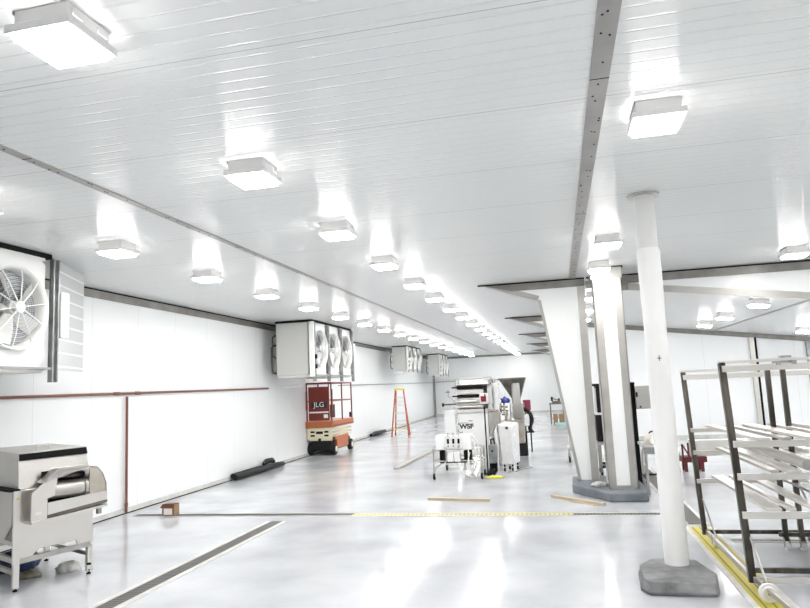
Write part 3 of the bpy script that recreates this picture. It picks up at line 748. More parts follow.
# roller guard (local depth negative = towards the viewer)
g0 = -.17
b = MB()
b.prism([(.09, g0, .90), (.09, g0, .62), (.235, g0, .655), (.235, g0, .84), (.30, g0, .86), (.33, g0, 1.055), (.64, g0, 1.075), (.64, g0, 1.10), (.33, g0, 1.10), (.20, g0, .99)], (0, .02, 0)); b.build('guard_plate', 'steel_lt', root)
b = MB()
prof = [(.64, 1.10), (.72, 1.085), (.775, 1.02), (.815, .91), (.82, .72)]
for i in range(len(prof) - 1):
    (x0, z0), (x1, z1) = prof[i], prof[i + 1]
    b.add([(x0, g0, z0), (x1, g0, z1), (x1, .0, z1), (x0, .0, z0)], [(0, 1, 2, 3)])
    b.add([(x0 - .01, g0, z0 - .012), (x1 - .012, g0, z1 - .008), (x1 - .012, .0, z1 - .008), (x0 - .01, .0, z0 - .012)], [(0, 1, 2, 3)])
b.prism([(.64, g0, 1.09), (.72, g0, 1.078), (.768, g0, 1.02), (.806, g0, .91), (.812, g0, .80), (.66, g0, .77), (.64, g0, .86)], (0, .012, 0))
b.build('guard_end', 'beige_steel', root)
b = MB(); b.prism([(.20, g0, .985), (.33, g0, 1.10), (.64, g0, 1.102), (.64, .0, 1.102), (.33, .0, 1.10), (.20, .0, .985)], (0, 0, .008)); b.build('guard_top', 'steel_lt', root)
b = MB(); b.lathe([(.0, .24), (.02, .24), (.085, .245), (.085, .60), (.10, .61), (.10, .635), (0, .635)], (0, -.07, .90), 'X', 28); b.build('roller', 'steel', root)
b = MB(); b.lathe([(.0, .30), (.03, .30), (.03, .635), (0, .635)], (0, -.05, 1.02), 'X', 16); b.build('shaft', 'steel_dkrefl', root)
b = MB(); b.box(.24, .64, -.004, .004, .74, 1.085); b.build('opening_shade', 'dark', root)  # black sheet standing in for the shade inside the guard opening
b = MB(); b.hexa([(.235, g0 - .01, .685), (.82, g0 - .01, .745), (.82, -.0, .745), (.235, -.0, .685)], [(.235, g0 - .01, .80), (.82, g0 - .01, .835), (.82, 0, .79), (.235, 0, .76)]); b.build('front_tray', 'steel_lt', root)
b = MB(); b.hexa([(.235, g0 - .012, .655), (.82, g0 - .012, .715), (.82, -.0, .715), (.235, -.0, .655)], [(.235, g0 - .012, .684), (.82, g0 - .012, .744), (.82, 0, .744), (.235, 0, .684)]); b.build('tray_shade', 'beige_dark', root)  # dark strip put in for the shade beneath the tray
b = MB(); b.hexa([(.09, g0 - .02, .615), (.82, g0 - .02, .675), (.82, -.0, .675), (.09, -.0, .615)], [(.09, g0 - .02, .64), (.82, g0 - .02, .70), (.82, 0, .70), (.09, 0, .64)]); b.build('tray_lip', 'steel_lt', root)
b = MB(); b.box(.82, .86, .02, .06, .58, .90); b.build('side_bracket', 'galv', root)
b = MB(); b.box(.12, .18, g0 - .004, g0, .70, .725); b.build('latch', 'label', root)
b = MB(); b.lathe([(.012, -.012), (.012, 0.0)], (.02, -.03, .86), 'Y', 10); b.build('knob', 'lyellow', root)
b = MB(); b.box(.70, .705, -.07, -.03, .045, .055); b.box(.69, .72, -.06, -.02, .10, .115); b.build('foot_bracket', 'dark', root)
# things lying under it
def lump(name, c_, rx, ry, rz, material, label, cat, seed=1, n=10, rot=0.0):
    rnd = random.Random(seed); bm = bmesh.new(); bmesh.ops.create_icosphere(bm, subdivisions=3, radius=1.0)
    ph = [rnd.uniform(0, 6) for _ in range(6)]
    for v in bm.verts:
        k = 1 + .16 * math.sin(5 * v.co.x + ph[0]) * math.sin(4 * v.co.y + ph[1]) + .12 * math.sin(9 * v.co.y + ph[2]) + .10 * math.sin(11 * v.co.x + 7 * v.co.z + ph[3])
        v.co = Vector((v.co.x * rx * k, v.co.y * ry * k, max(v.co.z * rz * k, -rz * .35)))
    zmin = min(v.co.z for v in bm.verts)
    for v in bm.verts: v.co.z -= zmin
    me = bpy.data.meshes.new(name); bm.to_mesh(me); bm.free(); me.materials.append(M[material])
    me.polygons.foreach_set('use_smooth', [True] * len(me.polygons))
    o = bpy.data.objects.new(name, me); COL.objects.link(o); o.location = c_; o.rotation_euler = (0, 0, rot)
    return tag(o, label, cat)
lump('plastic_sack', (-5.78, 6.28, .001), .20, .13, .17, 'navy', 'dark navy plastic sack on the floor under the stainless machine', 'sack', 3, rot=1.1)
lump('folded_cloth', (-5.42, 6.02, .001), .12, .09, .05, 'olive', 'dark olive cloth on the floor beside the navy sack', 'cloth', 5, rot=.6)
lump('plastic_wrap', (-5.16, 6.28, .001), .12, .09, .07, 'rag', 'crumpled clear plastic on the floor beside the stainless machine', 'plastic', 8, rot=.9)

# ------------------------------------------------------------------ wheeled valve trolley (front of the middle line)
root = thing('filler_trolley', 'wheeled white filling manifold with hoses at the front of the machine line', 'machine', (-1.93, 12.9, 0))
XA, XB, YA, YB_ = -2.40, -1.50, 12.60, 13.15
def caster(parent, x, y, r=.06, world=True, m1='black'):
    q = MB(world); q.lathe([(0, -.018), (r * .8, -.018), (r, -.008), (r, .008), (r * .8, .018), (0, .018)], (x, y, r), 'X', 20); co = q.build('caster', m1, parent)
    q = MB(world); q.box(x - .028, x - .02, y - .02, y + .02, r - .01, 2 * r + .02); q.box(x + .02, x + .028, y - .02, y + .02, r - .01, 2 * r + .02); q.box(x - .028, x + .028, y - .025, y + .025, 2 * r + .012, 2 * r + .02); q.build('fork', 'steel', co)
    return co
for (x, y) in ((XA, YA), (XB, YA), (XA + .02, YB_ + .8), (XB, YB_)):
    q = MB(True); q.tube([(x, y, .14), (x, y, .56)], .018, 10); q.build('leg', 'steel', root); caster(root, x, y)
q = MB(True)
for z in (.34, .56): q.tube([(XA, YA, z), (XB, YA, z), (XB, YB_, z), (XA + .02, YB_ + .8, z), (XA, YA, z)], .015, 8)
q.tube([(XA, YA, .2), (XA + .02, YB_ + .8, .2)], .012, 8); q.build('frame', 'steel', root)
q = MB(True); q.box(-2.16, -1.70, YA - .02, YA + .45, .31, .335); q.build('drip_tray', 'rubber', root)
q = MB(True); q.box(-2.34, -2.17, YA - .06, YA + .30, .56, .82); q.build('end_block', 'white', root, bevel=.012)
q = MB(True); q.box(-1.83, -1.66, YA - .06, YA + .30, .55, .82); q.build('end_block', 'white', root, bevel=.012)
q = MB(True); q.box(-2.17, -1.83, YA, YA + .28, .60, .80); q.build('manifold', 'white', root)
for k in range(3):
    x = -2.10 + k * .10
    q = MB(True); q.box(x - .022, x + .022, YA - .03, YA, .60, .76); vb = q.build('valve_block', 'white', root)
    q = MB(True); q.box(x - .020, x + .020, YA - .045, YA - .03, .665, .755); q.build('port', 'dark', vb); q = MB(True); q.box(x - .016, x + .016, YA - .04, YA - .03, .605, .635); q.build('port', 'galv', vb)
    q = MB(True); q.tube([(x, YA - .02, .80), (x, YA - .02, .86)], .010, 8); q.tube([(x - .03, YA - .02, .86), (x + .03, YA - .02, .86)], .008, 8); q.build('valve_handle', 'steel', vb)
for x in (-2.07, -1.94):
    q = MB(True); q.box(x - .055, x + .055, YA - .03, YA + .1, .33, .50); q.build('receiver', 'white', root, bevel=.008)
q = MB(True); q.box(-2.28, -2.20, YA, YA + .2, .30, .54); q.box(-1.82, -1.69, YA, YA + .25, .34, .53); q.build('motor', 'dark', root, bevel=.01)
q = MB(True)
hs = [(-1.66, YA - .02, .76), (-1.56, YA - .10, .72), (-1.50, YA - .14, .45), (-1.52, YA - .14, .16), (-1.62, YA - .14, .05), (-1.80, YA - .12, .12), (-1.92, YA - .1, .22), (-2.05, YA - .06, .30)]
def smooth_pts(p, n=6):
    p = [Vector(a) for a in p]; out = []
    for i in range(len(p) - 1):
        a, b_, c_, d = p[max(i - 1, 0)], p[i], p[i + 1], p[min(i + 2, len(p) - 1)]
        for k in range(n):
            t = k / n
            out.append(.5 * ((2 * b_) + (c_ - a) * t + (2 * a - 5 * b_ + 4 * c_ - d) * t * t + (3 * b_ - a - 3 * c_ + d) * t ** 3))
    return out + [p[-1]]
q.tube(smooth_pts(hs), .012, 8); q.build('hose', 'hose', root)
q = MB(True); q.tube(smooth_pts([(-1.66, YA + .05, .70), (-1.60, YA - .06, .62), (-1.58, YA - .1, .3), (-1.66, YA - .1, .14), (-1.74, YA - .08, .28), (-1.70, YA - .04, .5)]), .012, 8); q.build('hose', 'hose', root)
q = MB(True); q.tube(smooth_pts([(-1.72, YA - .07, .56), (-1.70, YA - .16, .3), (-1.60, YA - .18, .10), (-1.50, YA - .12, .26), (-1.53, YA - .08, .55)]), .010, 8); q.build('hose', 'hose', root)

# tall white plate behind the trolley
q = MB(); q.box(-2.42, -2.19, 14.18, 14.22, .055, 1.22)
q.box(-2.44, -2.17, 14.10, 14.30, .0, .05)
tag(q.build('cover_plate', 'white', bevel=.006), 'plain tall white plate standing at the left of the roller machine', 'plate')

# roller / film machine
root = thing('film_machine', 'white wrapping machine with stacked steel rollers and a red screen', 'machine', (-1.75, 14.2, 0))
q = MB(True); q.box(-2.10, -1.47, 14.0, 15.2, .30, 1.17); q.build('cabinet', 'white', root, bevel=.015)
for (x, y) in ((-2.02, 14.1), (-1.55, 14.1), (-2.02, 15.1), (-1.55, 15.1)):
    q = MB(True); q.lathe([(.05, 0), (.05, .02), (.02, .03), (.02, .30)], (x, y, 0), n=12); q.build('foot', 'steel', root)
q = MB(True); q.box(-2.12, -1.46, 13.98, 15.2, 1.17, 1.24); q.build('worktop', 'steel_lt', root)
q = MB(True); q.box(-2.14, -2.08, 14.05, 14.95, 1.24, 1.86); q.build('side_frame', 'white', root)
q = MB(True); q.box(-1.46, -1.38, 14.05, 14.95, 1.24, 1.86); q.build('side_frame', 'white', root)
q = MB(True); q.box(-2.12, -1.40, 14.9, 14.95, 1.24, 1.84); q.build('back_frame', 'white', root)
for i, (y, z, r) in enumerate(((13.98, 1.70, .035), (14.0, 1.52, .025), (14.0, 1.40, .03), (14.02, 1.29, .035), (14.3, 1.58, .06), (14.4, 1.80, .04))):
    q = MB(True); q.tube([(-2.20, y, z), (-1.50, y, z)], .014, 8); q.tube([(-2.09, y, z), (-1.56, y, z)], r, 14)
    q.build('roller', ('dark', 'dark', 'steel', 'steel', 'steel', 'steel_lt')[i], root)
for z, hh in ((1.60, .10), (1.45, .05), (1.34, .05)):
    q = MB(True); q.box(-2.10, -1.54, 14.05, 14.10, z - hh / 2, z + hh / 2); q.build('guide_plate', 'steel_lt', root)
q = MB(True); q.hexa([(-2.17, 13.96, 1.75), (-1.40, 13.96, 1.75), (-1.36, 14.9, 1.80), (-2.1, 14.9, 1.80)], [(-2.17, 13.96, 1.765), (-1.40, 13.96, 1.765), (-1.36, 14.9, 1.815), (-2.1, 14.9, 1.815)]); q.build('top_plate', 'steel_lt', root)
q = MB(True); q.tube([(-2.12, 14.0, 1.76), (-2.12, 14.0, 1.88), (-1.36, 14.0, 1.89), (-1.36, 14.0, 1.30)], .012, 8); q.build('top_rail', 'steel', root)
q = MB(True); q.lathe([(0, 0), (.055, 0), (.055, .06), (0, .06)], (-1.37, 14.0, 1.80), 'Y', 16); q.build('knob', 'galv', root)
q = MB(True); q.box(-1.62, -1.44, 13.93, 13.98, 1.34, 1.56); sc = q.build('operator_panel', 'white', root, bevel=.01)
q = MB(True); q.box(-1.59, -1.48, 13.922, 13.93, 1.39, 1.50); q.box(-1.515, -1.49, 13.922, 13.93, 1.50, 1.55); q.build('screen', 'screen', sc)
q = MB(True); q.tube([(-2.12, 14.0, 1.36), (-2.42, 13.98, 1.35)], .014, 8); q.lathe([(0, -.02), (.04, -.02), (.04, .02), (0, .02)], (-2.40, 13.98, 1.35), 'X', 14); q.build('crank', 'black', root)
q = MB(True); q.tube([(-2.14, 14.1, 1.40), (-2.30, 14.1, 1.52), (-2.30, 14.1, 1.66)], .010, 8); q.box(-2.35, -2.26, 14.07, 14.12, 1.60, 1.625); q.build('lever', 'galv', root)
for x, y, z in ((-1.28, 14.3, 1.66), (-1.22, 14.35, 1.52), (-1.28, 14.3, 1.38)):
    q = MB(True); q.lathe([(0, -.03), (.07, -.03), (.075, 0), (.06, .03), (0, .03)], (x, y, z), 'Y', 18); q.tube([(-1.40, y, z), (x, y, z)], .012, 8); q.build('film_spool', 'white', root)
q = MB(True); q.box(-1.34, -1.24, 14.1, 14.5, 1.2, 1.75); q.build('drive_housing', 'sack_white', root, bevel=.02)
q = MB(True); q.hexa([(-1.46, 14.0, .65), (-1.30, 14.05, .95), (-1.30, 14.5, .95), (-1.46, 14.5, .65)], [(-1.46, 14.0, 1.17), (-1.27, 14.05, 1.17), (-1.27, 14.5, 1.17), (-1.46, 14.5, 1.17)]); q.build('side_chute', 'flash', root)
lt = text_part('lettering', 'WSF', .135, 'ink', root, Vector((-1.93, 13.996, .885)) - root.location, (PI / 2, 0, 0), sx=1.1, bold=0.04)
q = MB(True); q.box(-2.10, -1.90, 13.996, 14.0, .957, .965); q.box(-2.10, -2.09, 13.996, 14.0, .925, .965); q.box(-1.88, -1.80, 13.996, 14.0, .995, 1.008)
q.box(-2.10, -2.09, 13.996, 14.0, .77, .80); q.box(-2.10, -2.02, 13.996, 14.0, .762, .772); q.box(-2.025, -2.017, 13.996, 14.0, .77, .79); q.build('marking', 'ink', root)

q = MB(True); root = thing('standpipe', 'thin dark upright pole in front of the wrapping machine', 'pole', (-1.46, 13.3, 0))
q.tube([(-1.46, 13.3, .03), (-1.46, 13.3, 1.27)], .014, 8); q.build('pole', 'rubber', root)
q = MB(True); q.lathe([(.09, 0), (.09, .012), (.02, .03), (0, .03)], (-1.46, 13.3, 0), n=20); q.build('base', 'rubber', root)
q = MB(True); q.lathe([(0, 1.26), (.025, 1.265), (.025, 1.30), (0, 1.31)], (-1.46, 13.3, 0), n=12); q.build('cap', 'black', root)

root = thing('pump_unit', 'low grey steel pump box on dark feet between trolley and film wrapped cabinet', 'pump', (-1.36, 13.62, 0))
q = MB(True); q.box(-1.45, -1.30, 13.5, 13.8, .18, .54); q.build('box', 'galv', root, bevel=.01)
q = MB(True); q.box(-1.44, -1.40, 13.5, 13.54, 0, .18); q.build('leg', 'dark', root)
q = MB(True); q.box(-1.35, -1.31, 13.5, 13.54, 0, .18); q.build('leg', 'dark', root)
q = MB(True); q.box(-1.44, -1.31, 13.72, 13.76, 0, .18); q.build('leg', 'dark', root)
q = MB(True); q.lathe([(0, -.02), (.02, -.02), (.02, 0), (0, 0)], (-1.375, 13.5, .42), 'Y', 12); q.build('dial', 'dark', root)
q = MB(True); q.tube([(-1.40, 13.6, .54), (-1.40, 13.55, .64), (-1.34, 13.55, .66), (-1.33, 13.6, .54)], .016, 8); q.build('pipe', 'rubber', root)

root = thing('wrapped_cabinet', 'cabinet wrapped in shiny white film with a small black square, right of the wrapping machine', 'cabinet', (-1.05, 13.8, 0))
q = MB(True); q.hexa([(-1.21, 13.6, .14), (-.97, 13.6, .14), (-.86, 14.0, .14), (-1.12, 14.05, .14)], [(-1.24, 13.6, .93), (-.98, 13.6, .89), (-.85, 14.0, .94), (-1.15, 14.05, .97)]); q.build('wrapped_body', 'sack_white', root, bevel=.02)
q = MB(True); q.box(-1.095, -1.045, 13.592, 13.6, .83, .88); q.build('black_square', 'ink', root)
for (x, y) in ((-1.16, 13.66), (-1.0, 13.66), (-.92, 13.96), (-1.08, 13.96)):
    q = MB(True); q.tube([(x, y, .08), (x, y, .14)], .015, 8); q.build('leg', 'dark', root); caster(root, x, y, .035)

o = lump('yellow_cloth', (-1.28, 12.76, .001), .17, .10, .03, 'ycloth', 'yellow cloth on the floor beside the wheeled machine', 'cloth', 4)
q = MB(); q.tube(smooth_pts([(-1.10, 13.45, .012), (-.95, 13.55, .012), (-.85, 13.85, .012), (-.72, 14.05, .012), (-.66, 14.2, .012)]), .012, 8)
tag(q.build('flex_hose', 'galv'), 'grey hose lying on the floor by the film wrapped cabinet', 'hose')

# hopper machine
root = thing('hopper_machine', 'stainless machine topped by a wide flared hopper', 'machine', (-1.05, 16.7, 0))
def frustum(b, x0, x1, y0, y1, z0, X0, X1, Y0, Y1, z1):
    return b.hexa([(x0, y0, z0), (x1, y0, z0), (x1, y1, z0), (x0, y1, z0)], [(X0, Y0, z1), (X1, Y0, z1), (X1, Y1, z1), (X0, Y1, z1)])
q = MB(True); o_, i_ = (-1.42, -.78, 16.4, 17.1), (-1.13, -.95, 16.65, 16.85)
V = [(-1.42, 16.4, 1.86), (-.78, 16.4, 1.86), (-.78, 17.1, 1.86), (-1.42, 17.1, 1.86), (-1.13, 16.62, 1.36), (-.93, 16.62, 1.36), (-.93, 16.85, 1.36), (-1.13, 16.85, 1.36)]
q.add(V, [(0, 1, 5, 4), (1, 2, 6, 5), (2, 3, 7, 6), (3, 0, 4, 7)])
q.add([(x, y, z) for x, y, z in [(-1.40, 16.42, 1.86), (-.80, 16.42, 1.86), (-.80, 17.08, 1.86), (-1.40, 17.08, 1.86), (-1.11, 16.64, 1.37), (-.95, 16.64, 1.37), (-.95, 16.83, 1.37), (-1.11, 16.83, 1.37)]], [(0, 4, 5, 1), (1, 5, 6, 2), (2, 6, 7, 3), (3, 7, 4, 0)])
q.box(-1.43, -.77, 16.39, 16.41, 1.83, 1.87); q.build('hopper', 'beige_dark', root)
q = MB(True); q.tube([(-1.02, 16.5, 1.74), (-1.02, 16.5, 1.22)], .105, 24); q.build('elevator_tube', 'steel', root)
q = MB(True); q.box(-1.13, -.86, 16.42, 16.95, .88, 1.25); q.build('body', 'steel', root, bevel=.015)
q = MB(True); q.box(-1.30, -.90, 16.36, 16.9, .82, .86); q.build('table', 'steel_lt', root)
q = MB(True); q.box(-1.12, -.88, 16.45, 16.95, .30, .80); q.build('pedestal', 'beige_steel', root)
q = MB(True); q.box(-1.10, -.84, 16.4, 17.0, 0, .30); q.build('base', 'black', root)
q = MB(True); q.box(-1.42, -1.18, 16.38, 16.7, .86, 1.27); q.build('gearbox', 'white', root, bevel=.02)
for z in (.98, 1.08, 1.17):
    q = MB(True); q.box(-1.38, -1.32, 16.372, 16.38, z, z + .03); q.box(-1.29, -1.23, 16.372, 16.38, z - .01, z + .02); q.build('vent', 'dark', root)
q = MB(True); q.tube([(-1.44, 16.5, 0), (-1.44, 16.5, 1.0)], .02, 8); q.build('leg', 'beige_steel', root)
q = MB(True); q.tube([(-1.30, 16.5, 0), (-1.30, 16.5, .84)], .02, 8); q.build('leg', 'beige_steel', root)
q = MB(True); q.tube(smooth_pts([(-.86, 16.6, 1.10), (-.74, 16.5, 1.02), (-.68, 16.5, .85), (-.74, 16.5, .66), (-.70, 16.5, .56)]), .05, 10); q.build('outlet_arm', 'black', root)
q = MB(True); q.box(-.86, -.74, 16.45, 16.6, .70, .98); q.build('guard', 'white', root, bevel=.02)
q = MB(True); q.box(-.84, -.64, 16.44, 16.62, .54, .575); q.build('foot_plate', 'black', root)
q = MB(True); q.box(-.86, -.82, 16.5, 16.56, 0, .54); q.build('leg', 'dark', root)
lump('blue_sack', (-1.30, 16.52, 1.271), .11, .10, .10, 'blue', 'deep blue bag lying on the machine under the flared hopper', 'bag', 6)
q = MB(True); root = thing('red_drum', 'red plastic drum on dark legs right of the hopper', 'drum', (-.76, 17.35, 0))
q.lathe([(0, 1.04), (.09, 1.04), (.10, 1.06), (.10, 1.28), (.09, 1.30), (0, 1.30)], (-.82, 17.35, 0), n=20); q.build('drum', 'pink', root)
q = MB(True); q.box(-.90, -.74, 17.25, 17.45, 1.0, 1.04); q.build('shelf', 'steel', root)
for (x, y) in ((-.88, 17.27), (-.76, 17.27), (-.88, 17.43), (-.76, 17.43)):
    q = MB(True); q.tube([(x, y, 0), (x, y, 1.0)], .014, 8); q.build('leg', 'dark', root)

# dark cart legs behind (machine frames under the line)
root = thing('steel_stand', 'warm steel framed stand with pipes between the wrapping machine and the hopper', 'stand', (-1.25, 14.9, 0))
for (x, y) in ((-1.34, 14.65), (-1.16, 14.65), (-1.34, 15.10), (-1.16, 15.10)):
    q = MB(True); q.tube([(x, y, 0), (x, y, 1.1)], .02, 8); q.build('leg', 'beige_steel', root)
q = MB(True); q.box(-1.365, -1.135, 14.63, 15.12, 1.10, 1.125); q.build('top', 'beige_steel', root)
q = MB(True); q.box(-1.355, -1.145, 14.64, 15.11, .40, .425); q.build('shelf', 'beige_steel', root)
for k, x in enumerate((-1.33, -1.26, -1.18)):
    q = MB(True); q.tube([(x, 14.7, 1.13), (x, 14.7, 1.32 + .07 * (k % 2))], .024, 10); q.build('pipe', ('beige_steel', 'beige_dark', 'beige_steel')[k], root)
q = MB(True); q.tube(smooth_pts([(-1.33, 14.66, 1.34), (-1.24, 14.62, 1.42), (-1.17, 14.64, 1.30)]), .014, 8); q.build('hose', 'rubber', root)
q = MB(True); q.box(-1.33, -1.17, 14.7, 15.05, .426, .85); q.build('motor_box', 'dark', root)
root = thing('cable_tangle', 'tangle of black cables on the floor at the right foot of the white trolley', 'cable', (-1.40, 13.05, 0))
for k in range(3):
    q = MB(True); q.tube(smooth_pts([(-1.43 + .03 * k, 12.98, .015), (-1.36 + .02 * k, 12.96 + .05 * k, .07 + .03 * k), (-1.31, 13.05 + .04 * k, .02), (-1.40, 13.12, .05 + .04 * k), (-1.44 + .03 * k, 13.06, .02)]), .012, 8); q.build('cable', 'rubber', root)

# ------------------------------------------------------------------ far bench behind the tapered leg
root = thing('work_bench', 'small far steel bench with tools on it, beyond the tapered leg', 'bench', (-.1, 28.3, 0))
for (x, y) in ((-.38, 28.05), (.12, 28.05), (-.38, 28.5), (.12, 28.5)):
    q = MB(True); q.bar((x, y, 0), (x, y, .80), .045); q.build('leg', 'beige_dark', root)
q = MB(True); q.box(-.42, .16, 28.0, 28.55, .80, .85); q.build('top', 'beige_dark', root)
q = MB(True); q.bar((-.38, 28.05, .25), (.12, 28.05, .25), .03); q.build('brace', 'beige_dark', root)
root = thing('bench_machine', 'small dark machine standing on the far steel bench', 'machine', (-.2, 28.25, .85))
q = MB(True); q.box(-.30, .05, 28.15, 28.4, .85, .93); q.build('base', 'beige_dark', root)
q = MB(True); q.box(-.34, -.26, 28.2, 28.3, .93, 1.1); q.box(-.05, .02, 28.2, 28.3, .93, 1.03); q.build('clamp', 'dark', root)
q = MB(True); q.tube([(-.3, 28.25, 1.05), (-.1, 28.22, .97), (.0, 28.25, 1.0)], .025, 8); q.build('arm', 'galv', root)
for x, lab in ((-.20, 'tan carton under the far bench, left of two'), (.03, 'tan carton under the far bench, right of two')):
    q = MB(); q.box(x - .09, x + .09, 27.82, 28.0, .001, .42)
    tag(q.build('carton', 'card_lt', bevel=.005), lab, 'box', 'cartons at the far bench')
q = MB(True); root = thing('teal_tray', 'pale teal plastic tray on the floor in front of the far bench', 'tray', (.02, 27.1, 0))
q.box(-.22, .26, 26.8, 27.4, .002, .02); q.build('bottom', 'teal', root)
q = MB(True); q.box(-.22, .26, 26.8, 26.83, .02, .10); q.box(-.22, .26, 27.37, 27.4, .02, .10); q.box(-.22, -.19, 26.83, 27.37, .02, .10); q.box(.23, .26, 26.83, 27.37, .02, .10); q.build('rim', 'teal', root)

# ------------------------------------------------------------------ things between and right of the pillars
root = thing('deck_oven', 'black double deck oven glimpsed behind the square pillar', 'oven', (.98, 12.9, 0))
q = MB(True); q.box(.62, 1.32, 12.7, 13.3, .62, 1.10); q.build('lower_deck', 'black', root, bevel=.01)
q = MB(True); q.box(.66, 1.32, 12.7, 13.3, 1.14, 1.62); q.build('upper_deck', 'black', root, bevel=.01)
q = MB(True); q.box(.62, 1.34, 12.68, 13.3, 1.10, 1.14); q.build('middle_rail', 'white', root)
q = MB(True); q.box(.645, .66, 12.72, 13.3, 1.15, 1.58); q.build('side_panel', 'satin', root)
q = MB(True); q.box(.60, 1.34, 12.66, 13.3, 1.62, 1.66); q.build('top_panel', 'black', root)
for (x, y) in ((.66, 12.75), (1.30, 12.75), (.66, 13.25), (1.30, 13.25)):
    q = MB(True); q.bar((x, y, .08), (x, y, .62), .04); q.build('leg', 'steel', root); caster(root, x, y, .04)
q = MB(True); q.box(.62, 1.32, 12.7, 13.28, .56, .60); q.build('shelf', 'steel_lt', root)
q = MB(True); q.bar((.66, 12.75, .17), (1.30, 12.75, .17), .04, .05); q.bar((.66, 13.25, .17), (1.30, 13.25, .17), .04, .05); q.build('stretcher', 'black', root)
root = thing('control_cabinet', 'grey steel control box on a dark post right of the square pillar', 'cabinet', (1.3, 11.9, 0))
q = MB(True); q.bar((1.21, 11.9, 0.02), (1.21, 11.9, 1.66), .05, .08); q.build('post', 'dark', root)
q = MB(True); q.box(1.10, 1.32, 11.75, 12.05, 0, .02); q.build('base', 'dark', root)
q = MB(True); q.box(1.25, 1.50, 11.82, 11.98, 1.22, 1.60); q.build('enclosure', 'steel', root, bevel=.008)
q = MB(True); q.box(1.255, 1.285, 11.80, 11.82, 1.42, 1.50); q.box(1.30, 1.325, 11.80, 11.82, 1.24, 1.27); q.build('switch', 'dark', root)

root = thing('steel_table', 'stainless table with a bent tube leg right of the square pillar', 'table', (1.36, 10.95, 0))
q = MB(True); q.box(1.16, 1.56, 10.62, 11.3, .70, .735); q.build('tabletop', 'steel_lt', root, bevel=.006)
q = MB(True); q.box(1.17, 1.55, 10.63, 10.65, .60, .70); q.build('apron', 'galv', root)
for (x, y, s_) in ((1.20, 10.66, 1), (1.52, 10.66, -1), (1.21, 11.26, 1), (1.52, 11.26, -1)):
    q = MB(True); q.tube(smooth_pts([(x + .10 * s_, y, .69), (x + .05 * s_, y, .665), (x + .01 * s_, y, .60), (x, y, .45), (x, y, .007)]), .022, 10); q.build('leg', 'steel', root)
q = MB(True); q.bar((1.2, 10.66, .22), (1.2, 11.26, .22), .025); q.bar((1.2, 11.26, .22), (1.52, 11.26, .22), .025); q.bar((1.52, 10.66, .22), (1.52, 11.26, .22), .025); q.build('stretcher', 'black', root)
root = thing('steel_bowl', 'upturned white steel bowl on the stainless table', 'bowl', (1.36, 10.9, .736))
q = MB(True); q.lathe([(0, .89), (.05, .885), (.10, .86), (.135, .81), (.15, .745), (.165, .737), (.165, .742)], (1.36, 10.9, 0), n=28); q.build('bowl', 'steel_lt', root)
q = MB(True); q.tube([(1.30, 10.9, .885), (1.33, 10.9, .915), (1.40, 10.9, .915), (1.43, 10.9, .88)], .012, 8); q.build('handle', 'black', root)

lump('crumpled_film', (.50, 10.75, .131), .12, .09, .05, 'rag', 'crumpled white plastic film lying on the plinth between leg and pillar', 'plastic', 9, rot=.5)
root = thing('tote_cart', 'small steel cart on casters half hidden behind the tapered leg', 'cart', (.35, 15.2, 0))
q = MB(True); q.box(.14, .70, 14.9, 15.6, .30, .70); q.build('tub', 'white', root, bevel=.02)
q = MB(True); q.box(.10, .72, 14.88, 15.62, .26, .30); q.build('frame', 'steel', root)
for (x, y) in ((.13, 14.95), (.66, 14.95), (.13, 15.55), (.66, 15.55)):
    q = MB(True); q.tube([(x, y, .14), (x, y, .26)], .015, 8); q.build('leg', 'steel', root); caster(root, x, y, .06)

# long beam on red stands behind the rack
root = thing('insulated_beam', 'long off white beam lying on red stands behind the steel rack', 'beam', (4.2, 13.3, .27))
q = MB(True); q.box(2.28, 6.6, 13.2, 13.45, .27, .55); q.build('beam', 'beam', root, bevel=.008)
q = MB(True); q.box(2.28, 6.6, 13.195, 13.2, .40, .408); q.build('seam', 'satin', root)
for i, x in enumerate((2.20, 6.0)):
    root = thing('beam_stand', ('dark red stand under the left end of the off white beam', 'dark red stand under the hidden right end of the off white beam')[i], 'stand', (x + .3, 13.3, 0), 0, 'red beam stands')
    q = MB(True); q.box(x - .1, x + .32, 13.12, 13.5, .17, .265); q.build('bearer', 'dred', root)
    for xx in (x - .06, x + .22):
        for yy in (13.16, 13.42):
            q = MB(True); q.box(xx, xx + .05, yy, yy + .04, .0, .17); q.build('leg', 'dred', root)
    q = MB(True); q.bar((x - .08, 13.14, .26), (x - .08, 13.14, .50), .03); q.bar((x + .02, 13.14, .26), (x + .02, 13.14, .52), .03); q.bar((x - .08, 13.14, .50), (x + .02, 13.14, .30), .025); q.build('side_arm', 'dred', root)

# ------------------------------------------------------------------ steel rack at right
root = thing('tube_rack', 'tall stainless rack with slatted shelves on white wheels over the yellow drain', 'rack', (2.3, 7.0, 0))
RX0, RX1 = 1.41, 3.25
def rleg(x, y, z0, z1, wd=.05, lean=(0, 0)):
    q = MB(True); q.bar((x, y, z0), (x + lean[0], y + lean[1], z1), wd, wd); return q.build('leg', 'steel_dkrefl', root, bevel=.004)
NY, FY = 6.12, 7.92
for x in (RX0, RX1):
    rleg(x, 6.04, .07, 1.84, .055, (-.02, .20)); rleg(x, 7.84, .05, 1.78, .05, (-.02, .26))
for x in (2.06, 2.20): rleg(x, 7.36, .10, 1.80, .045)
def rbar(name, p, q_, wd, h, m_='steel_lt'):
    q = MB(True); q.bar(p, q_, wd, h); return q.build(name, m_, root, bevel=.003)
rbar('top_bar', (RX0 - .05, 6.24, 1.845), (RX1, 6.24, 1.845), .05, .025); rbar('top_bar', (RX0 - .03, 6.19, 1.785), (RX1, 6.19, 1.785), .03, .055)
